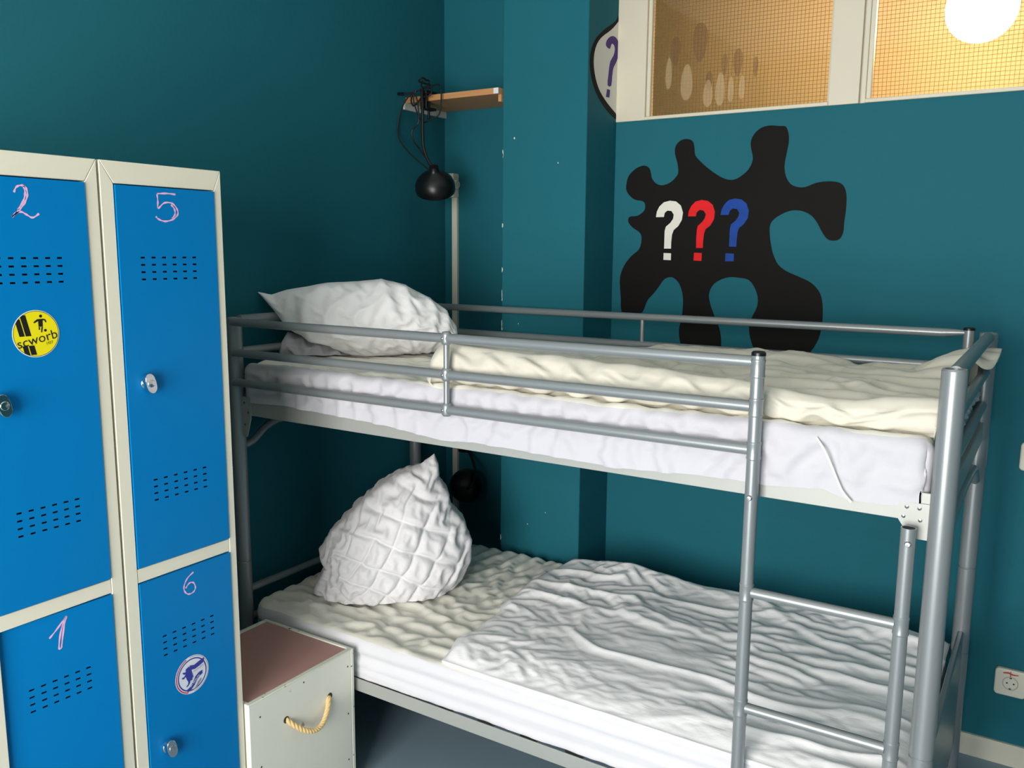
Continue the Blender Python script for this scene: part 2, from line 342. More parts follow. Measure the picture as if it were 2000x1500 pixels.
D = {'MURAL': [(0.793,1.862),(0.802,1.893),(0.832,1.919),(0.863,1.927),(0.883,1.917),(0.891,1.896),(0.895,1.88),(0.912,1.861),(0.936,1.854),(0.965,1.862),(0.987,1.88),(0.996,1.897),(0.992,1.928),(0.981,1.964),(0.983,1.991),(1.002,2.009),(1.027,2.012),(1.047,2.002),(1.054,1.978),(1.058,1.954),(1.081,1.929),(1.114,1.902),(1.152,1.877),(1.183,1.865),(1.211,1.867),(1.243,1.888),(1.259,1.91),(1.265,1.935),(1.258,1.964),(1.255,1.99),(1.266,2.015),(1.288,2.033),(1.317,2.039),(1.351,2.035),(1.371,2.032),(1.381,2.01),(1.384,1.982),(1.379,1.946),(1.374,1.905),(1.38,1.871),(1.396,1.845),(1.419,1.833),(1.447,1.832),(1.48,1.844),(1.517,1.848),(1.55,1.844),(1.569,1.831),(1.579,1.804),(1.581,1.76),(1.578,1.716),(1.577,1.683),(1.567,1.661),(1.546,1.655),(1.526,1.662),(1.508,1.686),(1.49,1.717),(1.469,1.74),(1.441,1.753),(1.412,1.756),(1.384,1.749),(1.351,1.73),(1.337,1.71),(1.336,1.684),(1.341,1.649),(1.352,1.609),(1.371,1.574),(1.401,1.552),(1.442,1.535),(1.483,1.516),(1.509,1.491),(1.522,1.463),(1.528,1.423),(1.528,1.372),(1.519,1.325),(1.497,1.283),(1.459,1.242),(1.419,1.233),(1.372,1.229),(1.335,1.253),(1.304,1.278),(1.287,1.317),(1.281,1.358),(1.289,1.389),(1.305,1.426),(1.306,1.461),(1.292,1.496),(1.27,1.52),(1.236,1.526),(1.2,1.527),(1.163,1.514),(1.139,1.492),(1.13,1.461),(1.138,1.425),(1.156,1.383),(1.177,1.334),(1.183,1.279),(1.169,1.241),(1.105,1.224),(1.046,1.245),(1.027,1.288),(1.021,1.332),(1.03,1.376),(1.033,1.427),(1.029,1.464),(1.016,1.498),(0.995,1.519),(0.975,1.522),(0.955,1.512),(0.936,1.486),(0.916,1.46),(0.893,1.434),(0.88,1.401),(0.87,1.387),(0.843,1.377),(0.8,1.378),(0.785,1.397),(0.783,1.436),(0.777,1.494),(0.779,1.527),(0.795,1.565),(0.822,1.598),(0.852,1.623),(0.861,1.658),(0.854,1.683),(0.825,1.702),(0.805,1.724),(0.81,1.743),(0.841,1.746),(0.868,1.764),(0.871,1.786),(0.86,1.799),(0.829,1.805),(0.804,1.824),(0.793,1.843)],'QW': [(0.916,1.74),(0.919,1.76),(0.928,1.778),(0.945,1.793),(0.968,1.798),(0.992,1.795),(1.011,1.78),(1.02,1.755),(1.017,1.729),(1.004,1.707),(0.987,1.693),(0.981,1.676),(0.979,1.649),(0.979,1.626),(0.952,1.626),(0.952,1.661),(0.952,1.689),(0.956,1.705),(0.973,1.719),(0.983,1.733),(0.985,1.748),(0.976,1.761),(0.96,1.763),(0.95,1.755),(0.947,1.74)],'QR': [(1.04,1.741),(1.042,1.76),(1.051,1.778),(1.066,1.793),(1.088,1.798),(1.112,1.794),(1.13,1.78),(1.139,1.756),(1.137,1.73),(1.124,1.708),(1.107,1.695),(1.102,1.678),(1.1,1.651),(1.1,1.629),(1.075,1.629),(1.074,1.663),(1.075,1.691),(1.078,1.707),(1.094,1.721),(1.103,1.734),(1.106,1.748),(1.097,1.761),(1.082,1.763),(1.072,1.755),(1.069,1.741)],'QB': [(1.16,1.744),(1.163,1.763),(1.172,1.78),(1.187,1.795),(1.209,1.8),(1.233,1.796),(1.251,1.782),(1.26,1.758),(1.258,1.733),(1.245,1.712),(1.229,1.699),(1.224,1.683),(1.222,1.656),(1.222,1.634),(1.196,1.634),(1.196,1.668),(1.196,1.695),(1.199,1.711),(1.215,1.724),(1.224,1.737),(1.227,1.751),(1.218,1.764),(1.202,1.766),(1.193,1.758),(1.189,1.744)],'DW': [(0.951,1.61),(0.98,1.609),(0.98,1.584),(0.951,1.585)],'DR': [(1.068,1.612),(1.097,1.611),(1.097,1.583),(1.067,1.584)],'DB': [(1.184,1.611),(1.215,1.61),(1.215,1.583),(1.184,1.583)],'BLK': [(1.231,2.625),(1.2,2.571),(1.201,2.525),(1.194,2.488),(1.15,2.44),(1.07,2.397),(1.002,2.353),(0.967,2.309),(0.956,2.263),(0.972,2.213),(1.012,2.167),(1.076,2.13),(1.141,2.107),(1.183,2.099),(1.194,2.11),(1.102,2.145),(1.038,2.178),(1.001,2.218),(0.984,2.268),(0.996,2.318),(1.037,2.36),(1.124,2.408),(1.195,2.463),(1.219,2.506),(1.229,2.531),(1.234,2.579)],'WHT': [(1.234,2.579),(1.229,2.531),(1.219,2.506),(1.195,2.463),(1.124,2.408),(1.037,2.36),(0.996,2.318),(0.984,2.268),(1.001,2.218),(1.038,2.178),(1.102,2.145),(1.194,2.11),(1.196,2.21),(1.19,2.367),(1.184,2.521),(1.185,2.567)],'QP': [(1.077,2.341),(1.083,2.361),(1.116,2.381),(1.153,2.385),(1.18,2.369),(1.182,2.334),(1.164,2.301),(1.141,2.276),(1.133,2.248),(1.126,2.211),(1.097,2.209),(1.102,2.246),(1.108,2.276),(1.117,2.297),(1.14,2.319),(1.15,2.342),(1.14,2.356),(1.12,2.355),(1.108,2.336)],'DP': [(1.094,2.195),(1.118,2.195),(1.114,2.168),(1.086,2.166)],'N5': [[(-0.566,1.734),(-0.589,1.735),(-0.613,1.733)],[(-0.613,1.732),(-0.612,1.717),(-0.612,1.702),(-0.596,1.714),(-0.576,1.714),(-0.564,1.702),(-0.563,1.69),(-0.576,1.679),(-0.596,1.674),(-0.612,1.678),(-0.619,1.684)],[(-0.579,1.711),(-0.571,1.702),(-0.57,1.69),(-0.578,1.681)]],'N2': [[(-0.922,1.718),(-0.917,1.728),(-0.907,1.732),(-0.899,1.728),(-0.897,1.715),(-0.903,1.7),(-0.915,1.685),(-0.929,1.672),(-0.922,1.679),(-0.911,1.682),(-0.901,1.677),(-0.89,1.672),(-0.877,1.68)],[(-0.903,1.731),(-0.901,1.719),(-0.905,1.704),(-0.917,1.686)]],'N1': [[(-0.919,0.817),(-0.903,0.831),(-0.881,0.853)],[(-0.881,0.853),(-0.888,0.83),(-0.896,0.788)],[(-0.884,0.85),(-0.895,0.823),(-0.901,0.79),(-0.896,0.788)]],'N6': [[(-0.57,0.85),(-0.588,0.84),(-0.598,0.824),(-0.597,0.81),(-0.587,0.8),(-0.573,0.801),(-0.567,0.81),(-0.572,0.824),(-0.584,0.826),(-0.594,0.817)]],'PU': [[(-0.4162,1.4736),(-0.3721,1.4651),(-0.322,1.4804),(-0.1881,1.5043),(-0.087,1.5097),(-0.0104,1.5167),(0.0664,1.498),(0.1524,1.453),(0.2045,1.4129),(0.2429,1.3512)],[(0.2429,1.3512),(0.2447,1.3247),(0.2358,1.3017),(0.2216,1.2806)],[(-0.0235,1.2353),(0.02,1.2489),(0.0636,1.2643),(0.1423,1.2671),(0.2216,1.2806)],[(-0.4162,1.4736),(-0.3736,1.4228),(-0.3226,1.3577),(-0.2603,1.316),(-0.1933,1.2982),(-0.109,1.2626),(-0.0235,1.2353)]],'PF': [[(-0.2102,1.3382),(-0.1635,1.3255),(-0.0792,1.3019),(0.0234,1.2741),(0.119,1.2568)],[(0.119,1.2568),(0.1223,1.2424),(0.1133,1.2301)],[(-0.2414,1.2534),(-0.1491,1.2361),(-0.0468,1.2238),(0.0572,1.2221),(0.1133,1.2301)],[(-0.2102,1.3382),(-0.2279,1.3089),(-0.2405,1.283),(-0.2414,1.2534)]],'PL': [[(-0.235,0.6116),(-0.2209,0.629),(-0.1856,0.6853),(-0.116,0.7544),(-0.0292,0.8319),(0.0487,0.8776),(0.1092,0.8972),(0.1336,0.9125),(0.158,0.9315)],[(0.158,0.9315),(0.1717,0.8971),(0.1749,0.8522),(0.1992,0.8117),(0.2148,0.7531),(0.2553,0.7041),(0.2784,0.6387),(0.2766,0.5739),(0.2515,0.5098),(0.221,0.4607)],[(-0.258,0.4522),(-0.2179,0.4132),(-0.1585,0.3727),(-0.0893,0.3557),(0.0336,0.3562),(0.1225,0.3869),(0.1761,0.4198),(0.221,0.4607)],[(-0.235,0.6116),(-0.2254,0.5876),(-0.2108,0.5596),(-0.2236,0.5274),(-0.245,0.4919),(-0.258,0.4522)]]}
# ------------------------------------------------------------------ room shell
YB, XL, XR, YF, ZC = 1.18, -0.05, 3.7, -3.30, 3.15
COLX0, COLX1, COLY = 0.393, 0.745, 0.944
OPX0, OPX1, OPZ0, OPZ1 = 0.745, 3.30, 2.088, 2.80
struct('floor', B(XL - 0.1, XR + 0.1, YF - 0.12, 2.8, -0.1, 0), M_FLOOR)
struct('ceiling', B(XL - 0.1, XR + 0.1, YF - 0.12, 2.8, ZC, ZC + 0.1), M_CEIL)
struct('wall_left', B(XL - 0.1, XL, YF - 0.12, 2.8, 0, ZC), M_TEAL)
struct('wall_right', B(XR, XR + 0.1, YF - 0.12, 2.8, 0, ZC), M_TEAL)
wb = B(XL, XR, YB, YB + 0.12, 0, OPZ0)
wb.box(XL, XR, YB, YB + 0.12, OPZ1, ZC); wb.box(XL, OPX0, YB, YB + 0.12, OPZ0, OPZ1); wb.box(OPX1, XR, YB, YB + 0.12, OPZ0, OPZ1)
struct('wall_back', wb, M_TEAL)
wf = B(XL, WIN_X0, YF - 0.12, YF, 0, ZC); wf.box(WIN_X1, XR, YF - 0.12, YF, 0, ZC)
wf.box(WIN_X0, WIN_X1, YF - 0.12, YF, 0, WIN_Z0); wf.box(WIN_X0, WIN_X1, YF - 0.12, YF, WIN_Z1, ZC)
struct('wall_front', wf, M_CEIL)
col = struct('trim_1', B(COLX0, COLX1, COLY, YB, 0, ZC), M_TEAL, bevel=0.004)
col['label'] = 'teal painted pillar standing out from the back wall behind the bunk bed'
chips = MB(); random.seed(4)
for z, h, w in ((1.972, .014, .004), (1.965, .008, .0025), (1.708, .008, .004), (1.542, .010, .004), (1.448, .016, .003), (1.43, .008, .004), (1.337, .013, .003), (1.318, .007, .004), (0.483, .010, .004)):
    pl = [(w * 0.2 + w * (0.6 + 0.5 * random.random()) * cos(t), z + h * (0.8 + 0.4 * random.random()) * sin(t)) for t in [k * 2 * pi / 9 for k in range(9)]]
    chips.prism([(COLX0 + 0.001 + max(a, 0), b) for a, b in pl], onY(COLY), -0.001, 0.0007)
for x, z, r in ((.446, 2.024, .003), (.632, 1.927, .002), (.47, 1.34, .0016), (.52, .56, .0018), (.6, .62, .0015)):
    chips.prism([(x + r * cos(t), z + 1.4 * r * sin(t)) for t in [k * pi / 4 for k in range(8)]], onY(COLY), -0.001, 0.0007)
o = chips.build('chipped_paint', M_PLASTIC, col); o['label'] = 'white chips where the paint has flaked off the pillar edge'

# skirting along the back wall (seen right of the bed)
sk = MB().prism([(YB, 0), (YB - 0.016, 0), (YB - 0.016, 0.062), (YB - 0.010, 0.070), (YB, 0.070)], lambda a, b, c: (c, a, b), COLX1, XR)
struct('baseboard_back', sk, M_BASE)

# interior window over the back wall
w1 = thing('window_1', 'cream framed interior window with wired glass over the back wall', 'window', (1.6, YB, OPZ0)); w1['kind'] = 'structure'
fr = MB(); y0, y1 = YB - 0.006, YB + 0.07
fr.box(OPX0 + 0.0, OPX0 + 0.115, y0, y1, OPZ0, OPZ1)          # left jamb
fr.box(1.504, 1.598, y0, y1, OPZ0, OPZ1); fr.box(1.602, 1.617, y0 + 0.006, y1, OPZ0, OPZ1); fr.box(1.598, 1.602, y0 + 0.012, y1, OPZ0, OPZ1)
fr.box(2.36, 2.47, y0, y1, OPZ0, OPZ1); fr.box(OPX1 - 0.1, OPX1, y0, y1, OPZ0, OPZ1)
fr.box(OPX0 + .115, 1.504, y0, y1, OPZ1 - 0.07, OPZ1); fr.box(1.617, 2.36, y0, y1, OPZ1 - 0.07, OPZ1); fr.box(2.47, OPX1 - .1, y0, y1, OPZ1 - 0.07, OPZ1)
fr.build('window_frame', M_CREAM, w1, bevel=0.003)
sl = MB().box(OPX0 + .115, 1.504, y0 - 0.002, y1, OPZ0, OPZ0 + 0.012).box(1.617, 2.36, y0 - .002, y1, OPZ0, OPZ0 + .012).box(2.47, OPX1 - .1, y0 - .002, y1, OPZ0, OPZ0 + .012)
sl.build('window_sill', M_CREAM, w1, bevel=0.002)
bd = MB()
for a, b_ in ((OPX0 + .115, 1.504), (1.617, 2.36)):
    bd.box(a, a + 0.014, y0 + 0.012, y0 + 0.04, OPZ0 + .012, OPZ1 - .07); bd.box(b_ - 0.006, b_, y0 + .012, y0 + .04, OPZ0 + .012, OPZ1 - .07)
bd.build('glazing_bead', M_CREAM, w1, bevel=0.002)
mg = bpy.data.materials.new('wired glass'); mg.use_nodes = True
nt = mg.node_tree; N = nt.nodes; L = nt.links; N.clear()
out = N.new('ShaderNodeOutputMaterial'); tr = N.new('ShaderNodeBsdfTransparent'); tr.inputs[0].default_value = (0.93, 0.86, 0.75, 1)
gl = N.new('ShaderNodeBsdfGlossy'); gl.inputs['Roughness'].default_value = 0.03
fz = N.new('ShaderNodeFresnel'); fz.inputs['IOR'].default_value = 1.5
m1 = N.new('ShaderNodeMixShader'); L.new(fz.outputs[0], m1.inputs[0]); L.new(tr.outputs[0], m1.inputs[1]); L.new(gl.outputs[0], m1.inputs[2])
tc = N.new('ShaderNodeTexCoord'); nz = N.new('ShaderNodeTexNoise'); nz.inputs['Scale'].default_value = 5
wv = N.new('ShaderNodeVectorMath'); wv.operation = 'MULTIPLY_ADD'; wv.inputs[1].default_value = (0.006, 0.006, 0.006)
L.new(tc.outputs['Object'], nz.inputs['Vector']); L.new(nz.outputs[1], wv.inputs[0]); L.new(tc.outputs['Object'], wv.inputs[2])
sp = N.new('ShaderNodeSeparateXYZ'); L.new(wv.outputs[0], sp.inputs[0])
ln = []
for ax in (0, 2):
    md = N.new('ShaderNodeMath'); md.operation = 'PINGPONG'; md.inputs[1].default_value = 0.0063; L.new(sp.outputs[ax], md.inputs[0])
    lt = N.new('ShaderNodeMath'); lt.operation = 'LESS_THAN'; lt.inputs[1].default_value = 0.00042; L.new(md.outputs[0], lt.inputs[0]); ln.append(lt)
mxm = N.new('ShaderNodeMath'); mxm.operation = 'MAXIMUM'; L.new(ln[0].outputs[0], mxm.inputs[0]); L.new(ln[1].outputs[0], mxm.inputs[1])
wire = N.new('ShaderNodeBsdfDiffuse'); wire.inputs[0].default_value = rgb(140, 104, 62)
m2 = N.new('ShaderNodeMixShader'); L.new(mxm.outputs[0], m2.inputs[0]); L.new(m1.outputs[0], m2.inputs[1]); L.new(wire.outputs[0], m2.inputs[2])
L.new(m2.outputs[0], out.inputs[0])
panes = []
for a, b_ in ((OPX0 + .115, 1.504), (1.617, 2.36), (2.47, OPX1 - .1)):
    panes.append(B(a, b_, YB + 0.022, YB + 0.024, OPZ0 + .012, OPZ1 - .07).build('pane', mg, w1))
def film(name, color, alpha):
    m = bpy.data.materials.new(name); m.use_nodes = True; b = m.node_tree.nodes['Principled BSDF']
    b.inputs['Base Color'].default_value = color; b.inputs['Alpha'].default_value = alpha; b.inputs['Roughness'].default_value = 0.7
    return m
M_G1 = film('painted brown reflection', rgb(120, 84, 56), 0.26); M_G2 = film('painted pale reflection', rgb(226, 200, 160), 0.16)  # see-through tints that paint a reflection onto the glass
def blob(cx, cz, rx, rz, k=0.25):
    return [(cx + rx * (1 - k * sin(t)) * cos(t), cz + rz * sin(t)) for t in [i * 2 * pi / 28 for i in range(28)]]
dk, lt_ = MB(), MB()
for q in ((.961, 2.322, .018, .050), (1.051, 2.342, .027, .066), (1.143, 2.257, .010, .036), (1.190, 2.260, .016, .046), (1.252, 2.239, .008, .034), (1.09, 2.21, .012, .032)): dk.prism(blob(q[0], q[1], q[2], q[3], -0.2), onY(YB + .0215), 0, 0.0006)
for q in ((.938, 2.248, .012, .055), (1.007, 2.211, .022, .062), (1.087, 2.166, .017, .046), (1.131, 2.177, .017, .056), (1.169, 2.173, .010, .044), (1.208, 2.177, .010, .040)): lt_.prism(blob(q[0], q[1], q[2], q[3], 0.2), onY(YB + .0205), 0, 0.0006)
for nm, b_, m in (('brown_reflections', dk, M_G1), ('pale_reflections', lt_, M_G2)): b_.build(nm, m, w1)  # mural reflections drawn as tinted oval shapes on the pane

# corridor behind the window with its globe lamp
struct('wall_corridor', B(XL, XR, 2.60, 2.70, 0, ZC), M_CORR)
mgw = bpy.data.materials.new('lit lamp glass'); mgw.use_nodes = True
b = mgw.node_tree.nodes['Principled BSDF']; b.inputs['Base Color'].default_value = rgb(250, 236, 205)
b.inputs['Emission Color'].default_value = (1.0, 0.83, 0.56, 1); b.inputs['Emission Strength'].default_value = 60.0
gl_t = thing('globe_lamp', 'glowing warm white globe lamp in the corridor behind the window', 'lamp', (1.862, 1.90, 2.506))
MB().lathe([(0.0, -.122)] + [(.122 * sin(k * pi / 20), -.122 * cos(k * pi / 20)) for k in range(1, 19)] + [(.035, .117)], Matrix.Translation((1.862, 1.90, 2.506))).build('lamp_shade', mgw, gl_t)
MB().lathe([(.045, .112), (.045, .135), (.008, .14), (.008, .60), (.05, .61), (.05, .644)], Matrix.Translation((1.862, 1.90, 2.506))).build('lamp_stem', M_CREAM, gl_t)

# big window behind the photographer (source of the daylight)
w2 = thing('window_2', 'tall white casement window letting in the daylight', 'window', (2.0, YF, WIN_Z0)); w2['kind'] = 'structure'
f2 = MB(); yy0, yy1 = YF - 0.09, YF - 0.03
for x0, x1 in ((WIN_X0, WIN_X0 + .06), (1.62, 1.68), (WIN_X1 - .06, WIN_X1)): f2.box(x0, x1, yy0, yy1, WIN_Z0, WIN_Z1)
for x0, x1 in ((WIN_X0 + .06, 1.62), (1.68, WIN_X1 - .06)):
    f2.box(x0, x1, yy0, yy1, WIN_Z0, WIN_Z0 + .06); f2.box(x0, x1, yy0, yy1, WIN_Z1 - .06, WIN_Z1); f2.box(x0, x1, yy0, yy1, 2.15, 2.21)
f2.build('window_frame', M_CREAM, w2)
B(WIN_X0 - .03, WIN_X1 + .03, YF - 0.03, YF + 0.12, WIN_Z0 - .03, WIN_Z0).build('window_sill', M_CREAM, w2)

# ------------------------------------------------------------------ murals
mu = thing('wall_mural', 'black painted splat with white, red and blue question marks on the teal wall', 'mural', (1.2, YB, 1.6))
MB().prism(smoothline(D['MURAL'], 3, True), onY(YB), 0, 0.0008).build('splat', M_BLACKPAINT, mu, smooth=False)
for q, d, m, lb in (('QW', 'DW', M_WHITEPAINT, 'white question mark'), ('QR', 'DR', M_REDPAINT, 'red question mark'), ('QB', 'DB', M_BLUEPAINT, 'blue question mark')):
    o = MB().prism(D[q], onY(YB), 0.0009, 0.0015).prism(D[d], onY(YB), 0.0009, 0.0015).build('question_mark', m, mu, smooth=False); o['label'] = lb
mu2 = thing('wall_mural', 'white painted bubble with a purple question mark on the pillar side', 'mural', (COLX1, 1.09, 2.2))
cl = lambda P: [(min(a, YB - .001), min(b_, ZC - .05)) for a, b_ in P]
MB().prism(smoothline(cl(D['WHT']), 3, True), onX(COLX1), 0.0002, 0.0009).build('bubble', M_WHITEPAINT, mu2, smooth=False)
MB().prism(cl(smoothline(D['BLK'], 3, True)), onX(COLX1), 0.0002, 0.0012).build('bubble_outline', M_BLACKPAINT, mu2, smooth=False)
MB().prism(smoothline(D['QP'], 2, True), onX(COLX1), 0.001, 0.0015).prism(D['DP'], onX(COLX1), 0.001, 0.0015).build('question_mark', M_PURPLE, mu2, smooth=False)

# ------------------------------------------------------------------ lockers
LX = 0.50
def swing(mb, y, ang, x=LX):
    c, s = cos(ang), sin(ang)
    mb.v = [(x + (vx - x) * c - (vy - y) * s, y + (vx - x) * s + (vy - y) * c, vz) for vx, vy, vz in mb.v]
    return mb
def door_mb(y0, y1, z0, z1, vents, yc0, yc1):
    ys = set([y0, y1]); zs = set([z0, z1]); holes = []
    for zv in vents:
        for c in range(6):
            yc = yc0 + (yc1 - yc0) * c / 5
            for r in range(4):
                zc = zv - r * 0.0157; holes.append((round(yc - .0055, 5), round(yc + .0055, 5), round(zc - .0019, 5), round(zc + .0019, 5)))
    for h in holes: ys.update(h[:2]); zs.update(h[2:])
    ys, zs = sorted(ys), sorted(zs); H = set((h[0], h[2]) for h in holes); mb = MB(); x = LX + 0.003
    idx = {(i, j): k for k, (i, j) in enumerate((i, j) for i in range(len(ys)) for j in range(len(zs)))}
    mb.v = [(x, ys[i], zs[j]) for i in range(len(ys)) for j in range(len(zs))]
    for i in range(len(ys) - 1):
        for j in range(len(zs) - 1):
            if (ys[i], zs[j]) in H: continue
            mb.f.append((idx[i, j], idx[i + 1, j], idx[i + 1, j + 1], idx[i, j + 1]))
    for a, b_, c, d in holes:      # punched edges
        mb.add([(x, a, c), (x, b_, c), (x, b_, d), (x, a, d), (x - .0012, a, c), (x - .0012, b_, c), (x - .0012, b_, d), (x - .0012, a, d)], [(0, 1, 5, 4), (1, 2, 6, 5), (2, 3, 7, 6), (3, 0, 4, 7)])
    t = .016                        # folded returns
    mb.add([(x, y0, z0), (x, y1, z0), (x, y1, z1), (x, y0, z1), (x - t, y0, z0), (x - t, y1, z0), (x - t, y1, z1), (x - t, y0, z1)], [(0, 1, 5, 4), (1, 2, 6, 5), (2, 3, 7, 6), (3, 0, 4, 7)])
    return mb
def knob_mb(y, z, tilt=0.25):
    poly = []
    for k in range(36):
        t = 2 * pi * k / 36; r = 0.0125 + 0.0105 * abs(cos(t)) ** 3
        poly.append((r * cos(t), r * sin(t)))
    c, s = cos(tilt + pi / 2), sin(tilt + pi / 2); R2 = [(y + a * c - b_ * s, z + a * s + b_ * c) for a, b_ in poly]
    mb = MB(); mb.prism(R2, onX(LX), 0.008, 0.022)
    M = Matrix.Translation((LX + .003, y, z)) @ Matrix.Rotation(pi / 2, 4, 'Y')
    mb.lathe([(.015, 0), (.015, .004), (.011, .006), (.011, .009)], M, 28)
    mb.lathe([(.009, .019), (.0085, .0205), (0, .021)], M, 20)
    return mb
def locker(yR, yL, r_st, l_st, doors, label):
    t = thing('locker', label, 'locker', (0.25, (yR + yL) / 2, 0))
    ZT = 1.795; g = .0015
    b_ = MB()
    b_.box(0, .018, yL + g, yR - g, 0.08, ZT - .002)                      # back
    b_.box(.018, LX - .02, yL + g, yL + .004, 0.08, ZT - .002); b_.box(.018, LX - .02, yR - .004, yR - g, 0.08, ZT - .002)
    b_.box(.018, LX - .02, yL + .004, yR - .004, 0.08, 0.10); b_.box(.018, LX - .02, yL + .004, yR - .004, ZT - .012, ZT - .002)
    b_.box(.018, LX - .02, yL + .004, yR - .004, 0.875, 0.885)
    for yy in (yL + .02, yR - .05):
        for xx in (.03, LX - .07): b_.box(xx, xx + .03, yy, yy + .03, 0, 0.08)
    b_.build('body', M_LBEIGE, t)
    f = MB(); x0, x1 = LX - .022, LX
    m = .0006
    # stiles with mitred top corners, rails between them
    for (ya, yb, inner) in ((yL + g, yL + l_st, 1), (yR - r_st, yR - g, -1)):
        if inner == 1: P = [(ya, .08), (yb, .08), (yb, ZT - .047), (ya, ZT)]
        else: P = [(ya, .08), (yb, .08), (yb, ZT), (ya, ZT - .047)]
        f.prism(P, lambda a, b, c: (c, a, b), x0, x1)
    f.prism([(yL + g + m, ZT), (yL + l_st + m, ZT - .046), (yR - r_st - m, ZT - .046), (yR - g - m, ZT)], lambda a, b, c: (c, a, b), x0, x1)
    f.box(x0, x1 - .0008, yL + l_st + m, yR - r_st - m, .868, .900)
    f.box(x0, x1 - .0008, yL + l_st + m, yR - r_st - m, .08, .125)
    f.build('frame', M_LBEIGE, t, bevel=.0012)
    for d in doors:
        z0, z1 = (.9025, 1.7465) if d['up'] else (.1275, .8655)
        dy0, dy1 = yL + l_st + .0022, yR - r_st - .0022
        vents = [1.5945, 1.0970] if d['up'] else [.7215, .230]
        c0, c1 = dy0 + .0555, dy1 - .063
        mb = door_mb(dy0, dy1, z0, z1, vents, c0, c1)
        ang = d.get('ajar', 0)
        if ang: swing(mb, dy1, -ang)
        dr = mb.build('door', M_LBLUE, t, angle=30)
        pl = B(LX - .0135, LX - .0125, dy0 + .002, dy1 - .002, z0 + .002, z1 - .002)
        if ang: swing(pl, dy1, -ang)
        pl.build('vent_shade', M_LDARK, dr)  # added dark sheet, paints the shade seen through the door vents
        kb = knob_mb(dy0 + d.get('ky', .046), d['kz'])
        if ang: swing(kb, dy1, -ang)
        kb.build('knob', M_CHROME, dr, angle=40, bevel=.0012)
        nb = MB()
        for ln_ in d['num']: strip(nb, smoothline(ln_, 5), .0042, onX(LX + .0032), 0.0002)
        if ang: swing(nb, dy1, -ang)
        o = nb.build('painted_number', M_CHALK, dr, smooth=False); o['label'] = 'pink handwritten ' + d['txt']
        d['obj'] = dr
    return t
dn5 = dict(up=True, kz=1.320, num=D['N5'], txt='5'); dn6 = dict(up=False, kz=.447, num=D['N6'], txt='6')
dn2 = dict(up=True, ky=.036, kz=1.317, num=D['N2'], txt='2'); dn1 = dict(up=False, kz=.447, num=D['N1'], txt='1', ajar=0.05)
locker(-.4370, -.7450, .0215, .0310, [dn5, dn6], 'blue and beige metal locker with doors numbered 5 and 6, next to the bed')
locker(-.7480, -1.0520, .0290, .0330, [dn2, dn1], 'blue and beige metal locker with doors numbered 2 and 1, furthest from the bed')

# stickers on the doors
def sticker_football():
    cy, cz, R = -.9010, 1.4475, .0465; X = LX + .0034
    o = MB().prism(disc(cy, cz, R), onX(X), 0, .0003).build('round_sticker', M_STWHITE, dn2['obj'], smooth=False); o['label'] = 'round yellow and black football club sticker'
    Rb = R - .0016
    MB().prism(disc(cy, cz, Rb), onX(X), .0003, .0005).build('sticker_face', M_YELLOW, o, smooth=False)
    ink = MB()
    def clipband(a0, a1, slope, zlo=-1, zhi=1):
        P = []; n = 24
        L_, R2 = [], []
        for k in range(n + 1):
            z = -Rb + 2 * Rb * k / n
            if z < zlo or z > zhi: continue
            w = sqrt(max(Rb * Rb - z * z, 0)); l = max(a0 - slope * z, -w); r = min(a1 - slope * z, w)
            if r - l > .0004: L_.append((cy + l, cz + z)); R2.append((cy + r, cz + z))
        if len(L_) > 1: ink.prism(L_ + R2[::-1], onX(X), .0005, .0007)
    for zl, zh in ((-1, -.0215), (-.0065, 1)):
        clipband(-.0335, -.0235, .22, zl, zh); clipband(-.0215, -.0105, .22, zl, zh)
    # ring
    n = 40; oR, iR = Rb, Rb - .0009
    ink.add([onX(X)(cy + r * cos(2 * pi * k / n), cz + r * sin(2 * pi * k / n), .0007) for r in (oR, iR) for k in range(n)], [(k, (k + 1) % n, n + (k + 1) % n, n + k) for k in range(n)])
    # player figure
    px, pz = cy + .0100, cz + .022
    ink.prism(disc(px + .001, pz + .0120, .0030, 14), onX(X), .0005, .0007)
    ink.prism([(px - .006, pz + .0065), (px + .006, pz + .0065), (px + .0105, pz + .0050), (px + .0120, pz - .0005), (px + .0095, pz - .0010), (px + .0080, pz + .0030), (px + .0045, pz + .0035), (px + .0040, pz - .0090), (px - .0045, pz - .0090), (px - .0045, pz + .0025), (px - .0125, pz - .0015), (px - .0140, pz + .0002), (px - .0120, pz + .0025)], onX(X), .0005, .0007)
    ink.prism([(px - .0045, pz - .0095), (px - .0015, pz - .0095), (px - .0020, pz - .0150), (px - .0045, pz - .0150)], onX(X), .0005, .0007)
    ink.prism([(px + .0010, pz - .0095), (px + .0040, pz - .0095), (px + .0020, pz - .0200), (px - .0005, pz - .0200)], onX(X), .0005, .0007)
    ink.prism(disc(px + .0085, pz - .0165, .0028, 12), onX(X), .0005, .0007)
    ink.build('sticker_print', M_INK, o, smooth=False)
    text_mb('scworb', .0262, cy + .0015, cz - .0110, onX(X), .0008, 0.20, 1.06).build('sticker_text', M_INK, o, smooth=False)
    text_mb('1927', .0075, cy + .0250, cz - .0200, onX(X), .0008, 0.22).build('sticker_text', M_INK, o, smooth=False)
sticker_football()
